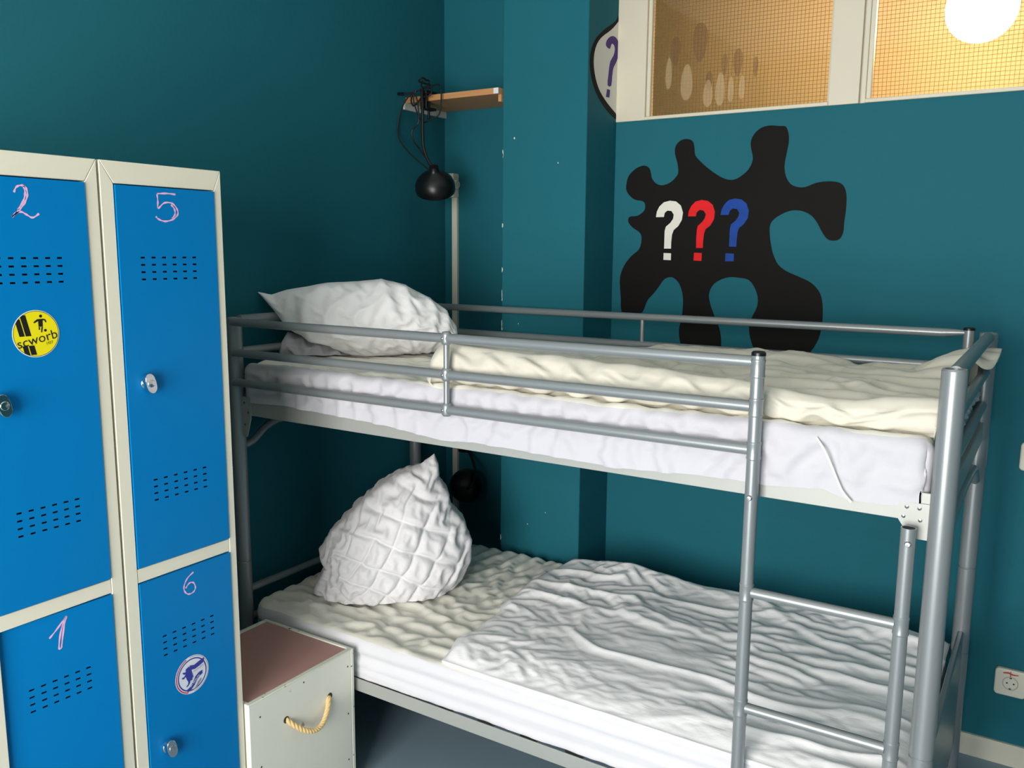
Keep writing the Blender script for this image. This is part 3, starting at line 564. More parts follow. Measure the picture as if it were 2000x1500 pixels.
def sticker_flag():
    cy, cz, R = -.5885, .5965, .0475; X = LX + .0034; f = onX(X)
    def ring(mb, r0, r1, c, a0=0, a1=2 * pi, n=44):
        full = abs(a1 - a0 - 2 * pi) < 1e-6; m = n if full else n + 1
        mb.add([f(cy + r * cos(a0 + (a1 - a0) * k / n), cz + r * sin(a0 + (a1 - a0) * k / n), c) for r in (r1, r0) for k in range(m)], [(k, (k + 1) % m, m + (k + 1) % m, m + k) for k in range(n)])
    o = MB().prism(disc(cy, cz, R), f, 0, .0003).build('round_sticker', M_STWHITE, dn6['obj'], smooth=False); o['label'] = 'round white sticker with a bear carrying a blue and white flag'
    bl = MB(); rd = MB(); wh = MB(); gr = MB()
    ring(rd, R - .0045, R - .0015, .0004, 1.9, 4.4)
    ring(gr, R - .0030, R - .0015, .0004, -1.5, 1.7)
    ring(bl, R - .0095, R - .0065, .0005)
    # flag
    P = lambda L_: [(cy + a * .001, cz + b_ * .001) for a, b_ in L_]
    bl.prism(P([(-6, 25), (6, 22), (18, 26), (34, 30), (34, 19), (20, 14), (8, 11), (-3, 13)]), f, .0009, .0011)
    wh.prism(P([(-3, 12.5), (8, 10.5), (20, 13.5), (34, 18.5), (35, 8), (20, 3), (8, 0), (1, 2)]), f, .0007, .0009)
    strip(bl, P([(-7, 26), (-3, 12), (2, -8)]), .0012, f, .0012)
    # bear
    bl.prism(P([(-14, 22), (-9, 24), (-5, 19), (-3, 8), (0, -6), (-2, -14), (-7, -13), (-8, -18), (-13, -24), (-18, -26), (-19, -24), (-14, -20), (-13, -14), (-17, -6), (-19, 2), (-25, -2), (-30, 0), (-29, 3), (-24, 3), (-19, 8), (-24, 9), (-28, 14), (-25, 15), (-20, 13), (-17, 16), (-20, 17), (-17, 21)]), f, .0009, .0011)
    # banners
    bl.prism(P([(-18, -33), (-10, -30), (0, -20), (8, -8), (18, -2), (28, 0), (28, -9), (20, -12), (12, -18), (4, -29), (-6, -37), (-16, -40)]), f, .0009, .0011)
    gr.prism(P([(0, -40), (8, -33), (14, -24), (24, -18), (24, -24), (17, -31), (10, -40)]), f, .0009, .0011)
    rd.build('sticker_print', M_STRED, o, smooth=False); gr.build('sticker_print', M_STGREY, o, smooth=False)
    wh.build('sticker_print', M_STWHITE, o, smooth=False); bl.build('sticker_print', M_STBLUE, o, smooth=False)
    text_mb('HerthaBSC', .0068, cy + .0180, cz + .0090, f, .0013, 0.22).build('sticker_text', M_STGREY, o, smooth=False)
    text_mb('IN BERLIN', .0075, cy + .0055, cz - .0190, f, .0013, 0.66).build('sticker_text', M_STWHITE, o, smooth=False)
sticker_flag()

# ------------------------------------------------------------------ bedside box
nx0, nx1, ny0, ny1, nzt = .140, .515, -.434, -.040, .444
ns = thing('storage_box', 'pale grey green wooden box with pink top and rope handle beside the bed', 'box', ((nx0 + nx1) / 2, (ny0 + ny1) / 2, 0))
B(nx1 - .014, nx1, ny0, ny1 - .0125, 0.0, nzt - .001).build('front_panel', M_NS, ns, bevel=.002)
B(nx0, nx1 + .0005, ny1 - .0120, ny1, 0.0, nzt).build('side_panel', M_NSEDGE, ns, bevel=.002)
B(nx0 + .014, nx1 - .014, ny0, ny0 + .012, 0.0, nzt).build('side_panel', M_NSEDGE, ns, bevel=.002)
B(nx0, nx0 + .0138, ny0, ny1 - .0125, 0.0, nzt).build('back_panel', M_NSEDGE, ns, bevel=.002)
B(nx1 - .0142, nx1 + .0008, ny0, ny1 - .0125, nzt - .0035, nzt + .0008).build('front_edge', M_NSEDGE, ns, bevel=.001)
B(nx0 + .0145, nx1 - .0145, ny0 + .0125, ny1 - .0125, nzt - .014, nzt - .0035).build('top_panel', M_PINK, ns)
for a, b_ in ((-.398, .396), (-.241, .424), (-.066, .396), (-.068, .247), (-.400, .254), (-.07, .10), (-.40, .10)):
    MB().prism(disc(a, b_, .0026, 12), onX(nx1), -.001, .0004).build('screw_head', M_SCREW, ns)
rp = []
for k in range(61):
    t = k / 60; a = -.307 + .162 * t; sag = sin(pi * t)
    rp.append(Vector((nx1 - .004 + .034 * sag ** .7, a, .345 - .007 * t - .057 * sag ** .85)))
rope = MB()
for st in range(3):
    pts = []
    for k, p in enumerate(rp):
        tg = (rp[min(k + 1, 60)] - rp[max(k - 1, 0)]).normalized(); a = tg.cross(Vector((1, .1, 0))).normalized(); b2 = tg.cross(a)
        w = k * .62 + st * 2 * pi / 3; pts.append(p + (a * cos(w) + b2 * sin(w)) * .0034)
    rope.tube(pts, .0044, 10)
rope.build('rope_handle', M_ROPE, ns)
for a, b_ in ((-.309, .345), (-.143, .338)): MB().prism(disc(a, b_, .0098, 18), onX(nx1), .0002, .0008).build('handle_hole', M_SCREW, ns)

# ------------------------------------------------------------------ bunk bed
L_, W_ = 2.039, 0.90; R0 = .0235; yl = -.030
bed = thing('bunk_bed', 'grey tubular metal bunk bed with ladder and guard rails against the teal wall', 'bunk bed', (L_ / 2, W_ / 2, 0))
for x, y in ((0, 0), (0, W_), (L_, 0), (L_, W_)):
    pr = [(R0 - .001, 0), (R0, .003)]
    for zc in ((.60,) if y == 0 else (.46, .72)): pr += [(R0, zc - .003), (R0 - .0018, zc - .001), (R0 - .0018, zc + .001), (R0, zc + .003)]
    pr += [(R0, 1.396), (R0 - .002, 1.400), (R0 - .006, 1.400), (R0 - .007, 1.396), (0, 1.395)]
    MB().lathe(pr, Matrix.Translation((x, y, 0)), 40).build('corner_post', M_TUBE, bed, angle=22)
XLAD, XLADR = 1.672, 1.985
# front guard rails stop at the left ladder stile, back rails run the whole length
gy = -.0245
ZR = (1.388, 1.292, 1.198)
for z in ZR:
    MB().tube([(R0 - .004, gy, z), (XLAD - .012, gy, z)], .0125, 20).build('guard_rail', M_TUBE, bed)
for x, y, zs in ((.852, gy, ZR), (.998, W_, (1.394, 1.299))):
    st = MB().tube([(x, y, zs[0]), (x, y, zs[-1])], .0078, 14).build('guard_rail_strut', M_TUBE, bed)
    if y == gy:
        for z in zs:
            MB().lathe([(.0100, -.017), (.0125, -.014), (.0138, -.010), (.0138, .010), (.0125, .014), (.0100, .017)], Matrix.Translation((x, y, z)), 20).build('strut_collar', M_TUBE, st)
            MB().lathe([(.0036, 0), (.0032, .002), (0, .003)], Matrix.Translation((x - .004, y - .0132, z)) @ Matrix.Rotation(pi / 2, 4, 'X'), 12).build('bolt', M_BOLT, st)
MB().tube([(R0 - .004, W_, 1.394), (1.93, W_, 1.394)], .0125, 20).tube([(1.92, W_, 1.394), (1.955, W_ - .004, 1.396), (1.985, W_ - .008, 1.397)], [.0125, .010, .006], 16).build('guard_rail', M_TUBE, bed)
MB().tube([(R0 - .004, W_, 1.299), (1.985, W_, 1.299)], .0125, 20).build('guard_rail', M_TUBE, bed)
MB().tube([(R0 - .004, W_, 1.205), (1.985, W_, 1.205)], .0125, 20).build('guard_rail', M_TUBE, bed)
pst = MB().lathe([(.0145, 1.10), (.0145, 1.408)], Matrix.Translation((1.990, W_ - .004, 0)), 24).build('guard_rail_post', M_TUBE, bed)
MB().lathe([(.0152, 1.404), (.0152, 1.409), (.012, 1.412), (0, 1.412)], Matrix.Translation((1.990, W_ - .004, 0)), 24).build('end_cap', M_BLACK, pst)
# end frames: straight rails between the posts, arched brace under the platform
for x in (0, L_):
    for z, r in ((1.388 if x else 1.392, .0150), (1.292, .0125), (1.198, .0125)):
        MB().tube([(x, R0 - .004, z), (x, W_ - R0 + .004, z)], r, 20).build('end_rail', M_TUBE, bed)
    MB().tube(smoothline([(x, R0 - .005, .985), (x, .06, .995), (x, .16, 1.045), (x, .45, 1.062), (x, .74, 1.045), (x, .84, .995), (x, W_ - R0 + .005, .985)], 6), .0125, 16).build('end_brace', M_TUBE, bed)
MB().tube([(0, R0 - .004, .495), (0, W_ - R0 + .004, .495)], .0125, 20).build('end_rail', M_TUBE, bed)
MB().tube([(0, R0 - .004, .395), (0, W_ - R0 + .004, .395)], .0125, 20).build('end_rail', M_TUBE, bed)
# foot end panel of the lower bunk
o = B(L_ - .008, L_ + .008, R0 - .003, W_ - R0 + .003, .18, .530).build('end_panel', M_TUBE, bed, bevel=.004)
B(L_ - .008, L_ + .008, R0 - .003, W_ - R0 + .003, 1.095, 1.150).build('platform_end_rail', M_PLATE, bed, bevel=.002)
B(-.008, .008, R0 - .003, W_ - R0 + .003, 1.095, 1.150).build('platform_end_rail', M_PLATE, bed, bevel=.002)
# side rails: folded steel, top flange turned inwards
def side_rail(y, z0, z1, s):
    mb = MB(); x0, x1 = R0 - .003, L_ - R0 + .003
    ya, yb = sorted((y, y + s * .004)); mb.box(x0, x1, ya, yb, z0, z1)
    ya, yb = sorted((y + s * .004, y + s * .035)); mb.box(x0, x1, ya, yb, z0, z0 + .004)
    return mb
side_rail(.001, 1.090, 1.150, 1).build('side_rail', M_PLATE, bed, bevel=.001)
side_rail(W_ + .012, 1.090, 1.150, -1).build('side_rail', M_PLATE, bed, bevel=.001)
side_rail(-.020, .297, .336, 1).build('side_rail', M_PLATE, bed, bevel=.001)
side_rail(W_ + .020, .297, .336, -1).build('side_rail', M_PLATE, bed, bevel=.001)
for zb in (1.100, .306):
    ms = MB()
    for k in range(14): ms.box(.08 + k * .14, .08 + k * .14 + .05, .024, W_ - .024, zb - .002, zb + .010)
    ms.build('bed_slats', M_PLATE, bed)
# corner brackets with rivets
for x0, x1, xt, z0, z1 in ((1.958, L_ - R0 + .004, 1.985, 1.055, 1.128), (R0 - .004, .062, .042, 1.020, 1.150)):
    P = [(x0, z0 + .04), (x0, z1), (x1, z1), (x1, z0), (xt, z0)] if x0 > 1 else [(x0, z0), (xt, z0), (x1, z0 + .06), (x1, z1), (x0, z1)]
    br = MB().prism(P, onY(.0005), 0, .0030).build('corner_bracket', M_PLATE, bed)
    for a, b_ in (((1.975, 1.118), (1.998, 1.118), (1.970, 1.098), (2.001, 1.094)) if x0 > 1 else ((.035, 1.13), (.035, 1.06), (.052, 1.10))):
        MB().lathe([(.0042, 0), (.0038, .0015), (0, .0026)], Matrix.Translation((a, -.0025, b_)) @ Matrix.Rotation(pi / 2, 4, 'X'), 14).build('rivet', M_BOLT, br)
# ladder
def stile(x, ztop, zb, joints, caps):
    pr = [(.0143, .02), (.0143, .03)]
    for zj in joints: pr += [(.0143, zj - .020), (.0156, zj - .018), (.0156, zj - .015), (.0148, zj - .012), (.0148, zj + .012), (.0156, zj + .015), (.0156, zj + .018), (.0143, zj + .020)]
    if caps: pr += [(.0143, ztop), (0, ztop)]
    else: pr += [(.0148, ztop), (.0125, ztop), (.0125, ztop - .035), (0, ztop - .035)]
    s = MB().lathe(sorted(pr[:-4], key=lambda q: q[1]) + pr[-4:] if not caps else pr, Matrix.Translation((x, yl, 0)), 28).build('ladder_stile', M_TUBE, bed, angle=22)
    if caps: MB().lathe([(.0152, ztop - .002), (.0152, ztop + .004), (.012, ztop + .007), (0, ztop + .007)], Matrix.Translation((x, yl, 0)), 24).build('end_cap', M_BLACK, s)
    else: MB().lathe([(.0123, ztop - .001), (.0123, ztop - .034), (0, ztop - .033)], Matrix.Translation((x, yl, 0)), 24).build('tube_mouth', M_HOLLOW, s)
    MB().lathe([(.0062, 0), (.0062, .0015), (.0045, .004), (.0045, .0055), (0, .0058)], Matrix.Translation((x + (.002 if x > 1.8 else 0), yl - .0135, zb)) @ Matrix.Rotation(pi / 2, 4, 'X'), 16).build('bolt', M_BOLT, s)
RZ = (.881, .610, .340)
stile(XLAD, 1.404, 1.096, (RZ[2], RZ[1], RZ[0], 1.198, 1.292, 1.375), True)
stile(XLADR, 1.084, 1.054, (RZ[2], RZ[1], RZ[0]), False)
for z in RZ:
    MB().tube([(XLAD + .012, yl, z), (XLADR - .012, yl, z)], .0118, 20).build('rung', M_TUBE, bed)

# ------------------------------------------------------------------ mattresses
def fold(t, r):
    q = r * pi / 2
    h = np.where(t <= 0, t, np.where(t < q, r * np.sin(np.clip(t, 0, q) / r), r))
    d = np.where(t <= 0, 0, np.where(t < q, r * (1 - np.cos(np.clip(t, 0, q) / r)), r + (t - q)))
    return h, d
def mattress_surface(x0, x1, y0, y1, top, hem_fn, back_drop, side_drop, r=.03, step=.008, rc=.085):
    ext = r * pi / 2 - r
    nx_ = int((x1 - x0 + 2 * side_drop) / step); ny_ = int((y1 - y0 + .26) / step)
    a = np.linspace(x0 - side_drop, x1 + side_drop, nx_)
    v = np.linspace(0, 1, ny_)
    A = np.broadcast_to(a, (ny_, nx_)).copy()
    xc = np.clip(a, x0, x1); hf = hem_fn(xc)                 # front drop per column
    b0 = y0 - hf; b1 = y1 + back_drop
    Bq = b0[None, :] + (b1 - b0)[None, :] * v[:, None]
    hx1, dx1 = fold((x0 + r) - A, r); hx2, dx2 = fold(A - (x1 - r), r)
    hy1, dy1 = fold((y0 + r) - Bq, r); hy2, dy2 = fold(Bq - (y1 - r), r)
    X = np.where(A < (x0 + x1) / 2, x0 + r - hx1, x1 - r + hx2)
    Y = np.where(Bq < (y0 + y1) / 2, y0 + r - hy1, y1 - r + hy2)
    Z = top - np.maximum(np.maximum(dx1, dx2), np.maximum(dy1, dy2))
    for cx, cy, sx, sy in ((x0 + rc, y0 + rc, -1, -1), (x1 - rc, y0 + rc, 1, -1), (x0 + rc, y1 - rc, -1, 1), (x1 - rc, y1 - rc, 1, 1)):
        dx = (X - cx) * sx; dy = (Y - cy) * sy; k = (dx > 0) & (dy > 0)
        m = np.maximum(dx, dy); rr = np.sqrt(dx * dx + dy * dy) + 1e-9
        X = np.where(k, cx + sx * dx * m / rr, X); Y = np.where(k, cy + sy * dy * m / rr, Y)
    return np.stack([X, Y, Z], 2), A, Bq
def split_sheet(P, A, Bq, x0, x1, y0, names, mats, parent):
    ny_, nx_, _ = P.shape; F = grid_faces(ny_, nx_)
    r0 = int(np.argmin(np.abs(Bq[:, nx_ // 2] - (y0 + .010)))); c0 = int(np.argmin(np.abs(A[0] - x0))); c1 = int(np.argmin(np.abs(A[0] - x1)))
    ii = np.arange(ny_ - 1)[:, None].repeat(nx_ - 1, 1).ravel(); jj = np.arange(nx_ - 1)[None, :].repeat(ny_ - 1, 0).ravel()
    top = (ii >= r0) & (jj >= c0) & (jj < c1)
    V = P.reshape(-1, 3)
    for sel, nm, m in ((~top, names[0], mats[0]), (top, names[1], mats[1])):
        f = F[sel]; used = np.unique(f); remap = np.zeros(len(V), int); remap[used] = np.arange(len(used))
        mesh_np(nm, V[used], remap[f], m, parent)

# upper mattress
UT = 1.253
mu_ = thing('mattress', 'upper bunk mattress in a loose white sheet hanging over the side rail', 'mattress', (1.0, .45, 1.11))
B(.060, 1.980, .035, .865, 1.112, 1.235).build('mattress_core', M_CORE, mu_, bevel=.02)
hx = np.array([0, .225, .341, .605, .817, .92, 1.061, 1.209, 1.346, 1.45, 1.582, 1.696, 1.812, 1.863, 1.943, 2.022, 2.1])
hz = np.array([1.13, 1.140, 1.135, 1.126, 1.106, 1.114, 1.112, 1.108, 1.106, 1.112, 1.121, 1.118, 1.129, 1.113, 1.115, 1.130, 1.14])
P, A_, B_ = mattress_surface(  .030, 2.010, -.0020, .892, UT, lambda x: UT - np.interp(x, hx, hz) - .013,   .10, .11, rc=.035)
ny_, nx_, _ = P.shape
front = smoothstep(.02, -.02, B_)
sw = fbm(A_ * 3.2 + B_ * 5, B_ * 9 - A_ * 1.5, 5, 3)
P[..., 1] += -front * (.0065 * (1 - np.abs(sw)) ** 2 - .003)
top_ = 1 - front
su = 1.0 + front * (.045 + .04 * noise2(A_ * 3, B_ * 3, 9)) + top_ * .02
sv = 1.0 + front * .07 + top_ * (.05 + .04 * smoothstep(.9, .5, A_))
P = crumple_multi(P, su, sv, ((2, 1.0, 150, .004, .5, -.005, .006, .003), (1, .6, 70, .010, .35, -.002, .003, .0008)), seed=3)
P[..., 1] = np.where(B_ < .02, np.clip(P[..., 1], -.0115, None), P[..., 1]); P[..., 1] = np.where((B_ < .02) & (P[..., 2] < 1.158) & (P[..., 0] > .045) & (P[..., 0] < 2.0), np.minimum(P[..., 1], -.0015), P[..., 1])
target = np.interp(P[0, :, 0], hx, hz); wgt = smoothstep(.0, -.14, B_)
P[..., 2] += (target - P[0, :, 2])[None, :] * wgt
bz = np.exp(-((P[..., 2] - 1.168) / .012) ** 2) + np.exp(-((P[..., 2] - 1.232) / .014) ** 2)
P[..., 0] += np.where((P[..., 0] > 1.985) & (P[..., 1] > .1), .026 * bz * smoothstep(.1, .3, P[..., 1]) * (.8 + .3 * noise2(P[..., 1] * 9, P[..., 2] * 0, 4)), 0)
split_sheet(P, A_, B_, .030, 2.010, .0015, ('bed_sheet', 'mattress_pad'), (M_SHEET, M_PAD), mu_)

MB().tube(smoothline([(1.795, -.0095, 1.238), (1.815, -.0118, 1.21), (1.835, -.0125, 1.17), (1.852, -.0125, 1.135), (1.872, -.0115, 1.112)], 6), .0024, 8).build('sheet_seam', M_PAD, mu_)
# lower mattress
LT = .458
ml_ = thing('mattress', 'lower bunk mattress in a tight white sheet with gathered sides', 'mattress', (1.0, .45, .318))
B(.060, 1.980, .035, .865, .318, .440).build('mattress_core', M_CORE, ml_, bevel=.02)
P, A_, B_ = mattress_surface(.020, 2.008, -.008, .892, LT, lambda x: .110 + 0 * x, .10, .10, r=.026)
ny_, nx_, _ = P.shape
front = smoothstep(.01, -.02, B_); top_ = 1 - front
P[..., 1] += -front * (.0045 * fbm(A_ * .7 + 3, B_ * 42, 5, 3) + .0015 * np.sin(B_ * 150 + 2 * noise2(A_, A_ * 0, 3)))
crease = smoothstep(1.15, .75, A_)
P[..., 2] += top_ * crease * .003 * fbm(A_ * 6 + B_ * 3, B_ * 14, 12, 3)
su = 1.0 + front * .004 + top_ * (.02 + .05 * crease * smoothstep(.25, .6, B_))
sv = 1.0 + front * .012 + top_ * (.02 + .05 * crease * smoothstep(.5, .15, B_))
P = crumple_multi(P, su, sv, ((2, 1.0, 170, .003, .5, -.003, .0045, .003), (1, .8, 80, .006, .3, -.002, .004, .0010)), seed=8)
P[..., 1] = np.maximum(P[..., 1], np.where(B_ < .2, -.0155, -1))
split_sheet(P, A_, B_, .020, 2.008, -.008, ('bed_sheet', 'mattress_pad'), (M_SHEET2, M_PAD), ml_)

# ------------------------------------------------------------------ duvets
def skirt(P, zb):
    """closes the duvet underneath: rim dropped to zb(x,y)"""
    ny, nx, _ = P.shape
    V = P.reshape(-1, 3).copy(); F = [grid_faces(ny, nx)]
    rim = list(range(nx)) + [i * nx + nx - 1 for i in range(1, ny)] + [(ny - 1) * nx + j for j in range(nx - 2, -1, -1)] + [i * nx for i in range(ny - 2, 0, -1)]
    low = V[rim].copy(); c = V.mean(0); low[:, :2] += (c[:2] - low[:, :2]) * .01; low[:, 2] = zb if zb is not None else np.maximum(UT - .001, low[:, 2] - .022)
    n0 = len(V); V = np.vstack([V, low]); m = len(rim); k = np.arange(m); r = np.array(rim)
    F.append(np.stack([r, r[(k + 1) % m], n0 + (k + 1) % m, n0 + k], 1))
    return V, np.vstack(F)
# lower duvet, thin and rumpled
nu, nv = 200, 160
u = np.linspace(0, 1, nu)[None, :].repeat(nv, 0); v = np.linspace(0, 1, nv)[:, None].repeat(nu, 1)
Y = .003 + v * .913
xl_ = np.interp(Y, [-.02, .05, .15, .30, .48, .66, .90], [.815, .800, .770, .775, .735, .715, .735]) + .008 * noise2(Y * 14, Y * 0, 3)
xr_ = 2.012 + .0 * Y
X = xl_ + u * (xr_ - xl_)
d = np.minimum(np.minimum((X - xl_), (xr_ - X) * 1.0), np.minimum((Y - .003), (.916 - Y) * 1.0))
d2 = np.minimum(d, (Y - .003) * .45); puff = 1 - np.exp(-np.maximum(d2, 0) / .022)
edge = smoothstep(.0, .06, d)
warp = .05 * fbm(X * 2.2, Y * 2.2, 21, 3)
ridge = (1 - np.abs(np.sin((Y + warp * 1.4 + .12 * X) * 17))) ** 2.2
ridge2 = (1 - np.abs(noise2(X * 2.5 + 2 * warp, Y * 9 + 8 * warp, 31))) ** 4
Z = LT + .004 + puff * (.022 + .010 * fbm(X * 3, Y * 3, 11, 3) + .006 * ridge * (.5 + .5 * noise2(X * 2, Y * 3, 6)) + .008 * ridge2 + .018 * smoothstep(.75, .90, Y) * (1 + .6 * noise2(X * 5, Y * 2, 8)))
Z = np.where(Y < .0, Z + (Y) * .75, Z)
P = np.stack([X, Y, Z], 2)
messy = smoothstep(1.30, .85, X)
su = 1.0 + edge * (.010 + .012 * noise2(X * 3, Y * 3, 2) + .055 * messy); calm = .35 + .65 * smoothstep(-.35, .25, noise2(X * 3.1 + 5, Y * 4.3, 61))
sv = 1.0 + edge * (.070 * calm + .02 * noise2(X * 3, Y * 3, 4)); su = 1 + (su - 1) * calm
P = crumple_multi(P, su, sv, ((2, 1.0, 200, .0025, .5, -.005, .007, .003), (1, .7, 90, .006, .3, -.003, .005, .0012)), seed=17)
floor_z = LT + .0095 + np.where(P[..., 1] < 0, P[..., 1] * 1.1, 0)
P[..., 2] = np.maximum(P[..., 2], floor_z); P[..., 1] = np.maximum(P[..., 1], -.028)
V, F = skirt(P, LT - .007)
o = mesh_np('duvet', V, F, M_COVER); tag(o, 'thin rumpled white duvet spread over the lower bunk', 'duvet')

# upper duvet, cream, thick rolled front edge
nu, nv = 190, 170
u = np.linspace(0, 1, nu)[None, :].repeat(nv, 0); v = np.linspace(0, 1, nv)[:, None].repeat(nu, 1)
vf = .22
th = np.clip(v / vf, 0, 1)                      # front roll
yb = np.clip((v - vf) / (1 - vf), 0, 1) * .85
xl_ = .775 + .012 * noise2(v * 9, v * 0, 4) + .20 * smoothstep(.10, .30, yb)
xr_ = 2.006 + .058 * smoothstep(.60, .72, yb) * smoothstep(.87, .80, yb)
X = xl_ + u * (xr_ - xl_)
Rr = np.interp(X, [.77, .82, 1.0, 1.3, 1.6, 1.72, 1.85, 2.0], [.040, .050, .044, .037, .030, .021, .019, .025]) + .002 * noise2(X * 9, v * 2, 6)
ang = -pi / 2 + th * pi * .92
yc = .050
Yr = yc - (Rr * 1.05) * np.cos(ang) + 0 * X; Zr = UT + .006 + Rr + Rr * np.sin(ang)
yend = yc - Rr * 1.05 * np.cos(-pi / 2 + pi * .92); zend = UT + .006 + Rr + Rr * np.sin(-pi / 2 + pi * .92)
H = UT + .012 + .034 * smoothstep(.98, 1.12, X) + .010 * fbm(X * 4, yb * 4, 14, 3) * smoothstep(.9, 1.1, X) + .045 * smoothstep(1.86, 2.0, X) * smoothstep(.45, .68, yb)
bl_ = smoothstep(0, .10, yb)
hump = .010 * np.sin(np.clip(yb / .06, 0, 1) * pi)
Y = np.where(v < vf, Yr, yend + yb); Z = np.where(v < vf, Zr, zend * (1 - bl_) + H * bl_ + hump)
P = np.stack([X, Y, Z], 2)
dl = np.minimum(X - xl_, np.maximum(.888 - Y, 0) + .0); capf = 1 - np.exp(-np.maximum(dl, 0) / .012)
P[..., 2] = UT + .006 + (P[..., 2] - UT - .006) * (capf * .85 + .15)
bodyk = smoothstep(vf * .8, vf * 1.5, v)
su = 1.0 + .03 + .00 * bodyk; sv = 1.0 + .015 + .085 * bodyk
P = crumple_multi(P, su, sv, ((3, 1.0, 200, .003, .5, -.007, .010, .004), (2, .6, 100, .007, .4, -.004, .006, .0015), (1, .4, 60, .012, .35, -.002, .003, .0006)), seed=23)
P[..., 2] = np.maximum(P[..., 2], UT + .0045); P[..., 1] = np.clip(P[..., 1], -.004, .886)
V, F = skirt(P, None)
o = mesh_np('duvet', V, F, M_CREAMCLOTH); tag(o, 'thick cream duvet folded back along the front edge of the upper bunk', 'duvet')

# ------------------------------------------------------------------ pillows
def coons(curves, nu, nv):
    def rs(c, n):
        c = np.array(c, float); s = np.r_[0, np.cumsum(np.linalg.norm(np.diff(c, axis=0), axis=1))]; s /= s[-1]
        t = np.linspace(0, 1, n); return np.stack([np.interp(t, s, c[:, 0]), np.interp(t, s, c[:, 1])], 1)
    T = rs(curves[0], nu); R_ = rs(curves[1], nv); Bo = rs(curves[2], nu); Lf = rs(curves[3], nv)
    u = np.linspace(0, 1, nu)[None, :, None]; v = np.linspace(0, 1, nv)[:, None, None]
    S = (1 - v) * T[None] + v * Bo[None] + (1 - u) * Lf[:, None] + u * R_[:, None] - ((1 - u) * (1 - v) * T[0] + u * (1 - v) * T[-1] + (1 - u) * v * Bo[0] + u * v * Bo[-1])
    return S, u[..., 0].repeat(nv, 0), v[..., 0].repeat(nu, 1)
CAMXY = np.array([2.1932, -1.8229])
def pillow(name, curves, c, Tf, Tb, nu, nv, floor, m, parent=None, su=1.05, sv=1.05, quilt=0, seed=5, p=2.0, ex=.5, lean=0.0, z0=0, lo=-.012, hi=.012, fold_amp=0.0, xmin=-.045):
    S, u, v = coons(curves, nu, nv)
    cen = np.array(c); h = cen - CAMXY; h /= np.linalg.norm(h); e = np.array([h[1], -h[0]])
    prof = np.clip(1 - np.abs(2 * u - 1) ** p, 0, 1) ** ex * np.clip(1 - np.abs(2 * v - 1) ** p, 0, 1) ** ex
    prof *= 1 + .05 * fbm(u * 4, v * 4, seed, 3)
    if fold_amp:
        fl = (1 - np.abs(np.sin(v * 9 + u * 14 + 1.5 * fbm(u * 3, v * 3, seed + 3, 2)))) ** 2
        prof *= 1 + fold_amp * (fl - .4)
    if quilt:
        wq = .10 * fbm(u * 5, v * 5, 77, 2); a = (u * 1.0 + v * 1.0) * quilt + wq; b = (u * 1.0 - v * 1.0) * quilt + wq * .8
        da = np.abs(a - np.round(a)); db = np.abs(b - np.round(b)); dq = np.minimum(da, db)
        prof *= 1 - .034 * np.exp(-(dq / .05) ** 2) + .02 * smoothstep(.0, .5, dq)
    out = []
    for sgn, T in ((-1, Tf), (1, Tb)):
        t = T * prof
        z = S[..., 1]; k = lean * (z - z0) + sgn * t
        P = np.stack([cen[0] + S[..., 0] * e[0] + k * h[0], cen[1] + S[..., 0] * e[1] + k * h[1], z], 2)
        pin = ((u < .004) | (u > .996) | (v < .004) | (v > .996)).astype(float)
        P = crumple_multi(P, su, sv, ((2, 1.0, 130, .005, .5, lo, hi, .003), (1, .5, 80, .010, .4, lo * .35, hi * .35, .001)), seed=seed + (sgn > 0), pin=pin)
        P[..., 2] = np.maximum(P[..., 2], floor + .001 * np.random.RandomState(1).rand(*P.shape[:2]))
        P[..., 0] = np.maximum(P[..., 0], xmin)
        out.append(P)
    n = nu * nv
    V = np.vstack([out[0].reshape(-1, 3), out[1].reshape(-1, 3)]); F = np.vstack([grid_faces(nv, nu), grid_faces(nv, nu, n)[:, ::-1]])
    return mesh_np(name, V, F, m, parent)
o = pillow('pillow', D['PU'], (.27, .41), .135, .12, 110, 80, UT + .010, M_PILLOW, su=1.05, sv=1.03, seed=41, fold_amp=.05, xmin=-.044)
tag(o, 'plump white pillow propped at the head of the upper bunk', 'pillow')
pf = pillow('pillowcase_end', D['PF'], (.16, .36), .07, .05, 70, 36, UT + .011, M_SHEET, parent=o, su=1.10, sv=1.03, seed=47, xmin=-.044)
o = pillow('pillow', D['PL'], (.33, .34), .175, .15, 130, 130, LT + .012, M_QUILT, su=1.075, sv=1.065, quilt=4.4, lo=-.012, hi=.014, seed=53, p=2.4, ex=.52, xmin=-.044)
tag(o, 'white diamond quilted pillow standing upright on the lower bunk', 'pillow')

# ------------------------------------------------------------------ shelf, sockets, cable duct
sh = thing('wall_shelf', 'small pale wooden shelf in the corner above the upper bunk', 'shelf', (.17, 1.05, 2.18))
B(XL + .002, COLX0 - .003, .920, YB - .001, 2.184, 2.206).build('shelf_board', M_WOOD, sh, bevel=.0015)
B(XL + .001, XL + .012, .905, YB - .002, 2.158, 2.1835).build('shelf_bracket', M_SHELFWHITE, sh, bevel=.001)
B(COLX0 - .014, COLX0 - .001, .935, YB - .002, 2.158, 2.1835).build('shelf_bracket', M_WOOD, sh, bevel=.001)
B(COLX0 - .024, COLX0 - .003, .9188, .9199, 2.185, 2.205).build('price_sticker', M_STWHITE, sh)
dt = B(-.004, .022, YB - .016, YB, .0, 1.832).build('cable_duct', M_PLASTIC, None, bevel=.002); tag(dt, 'narrow white cable duct running down the alcove wall', 'cable duct')
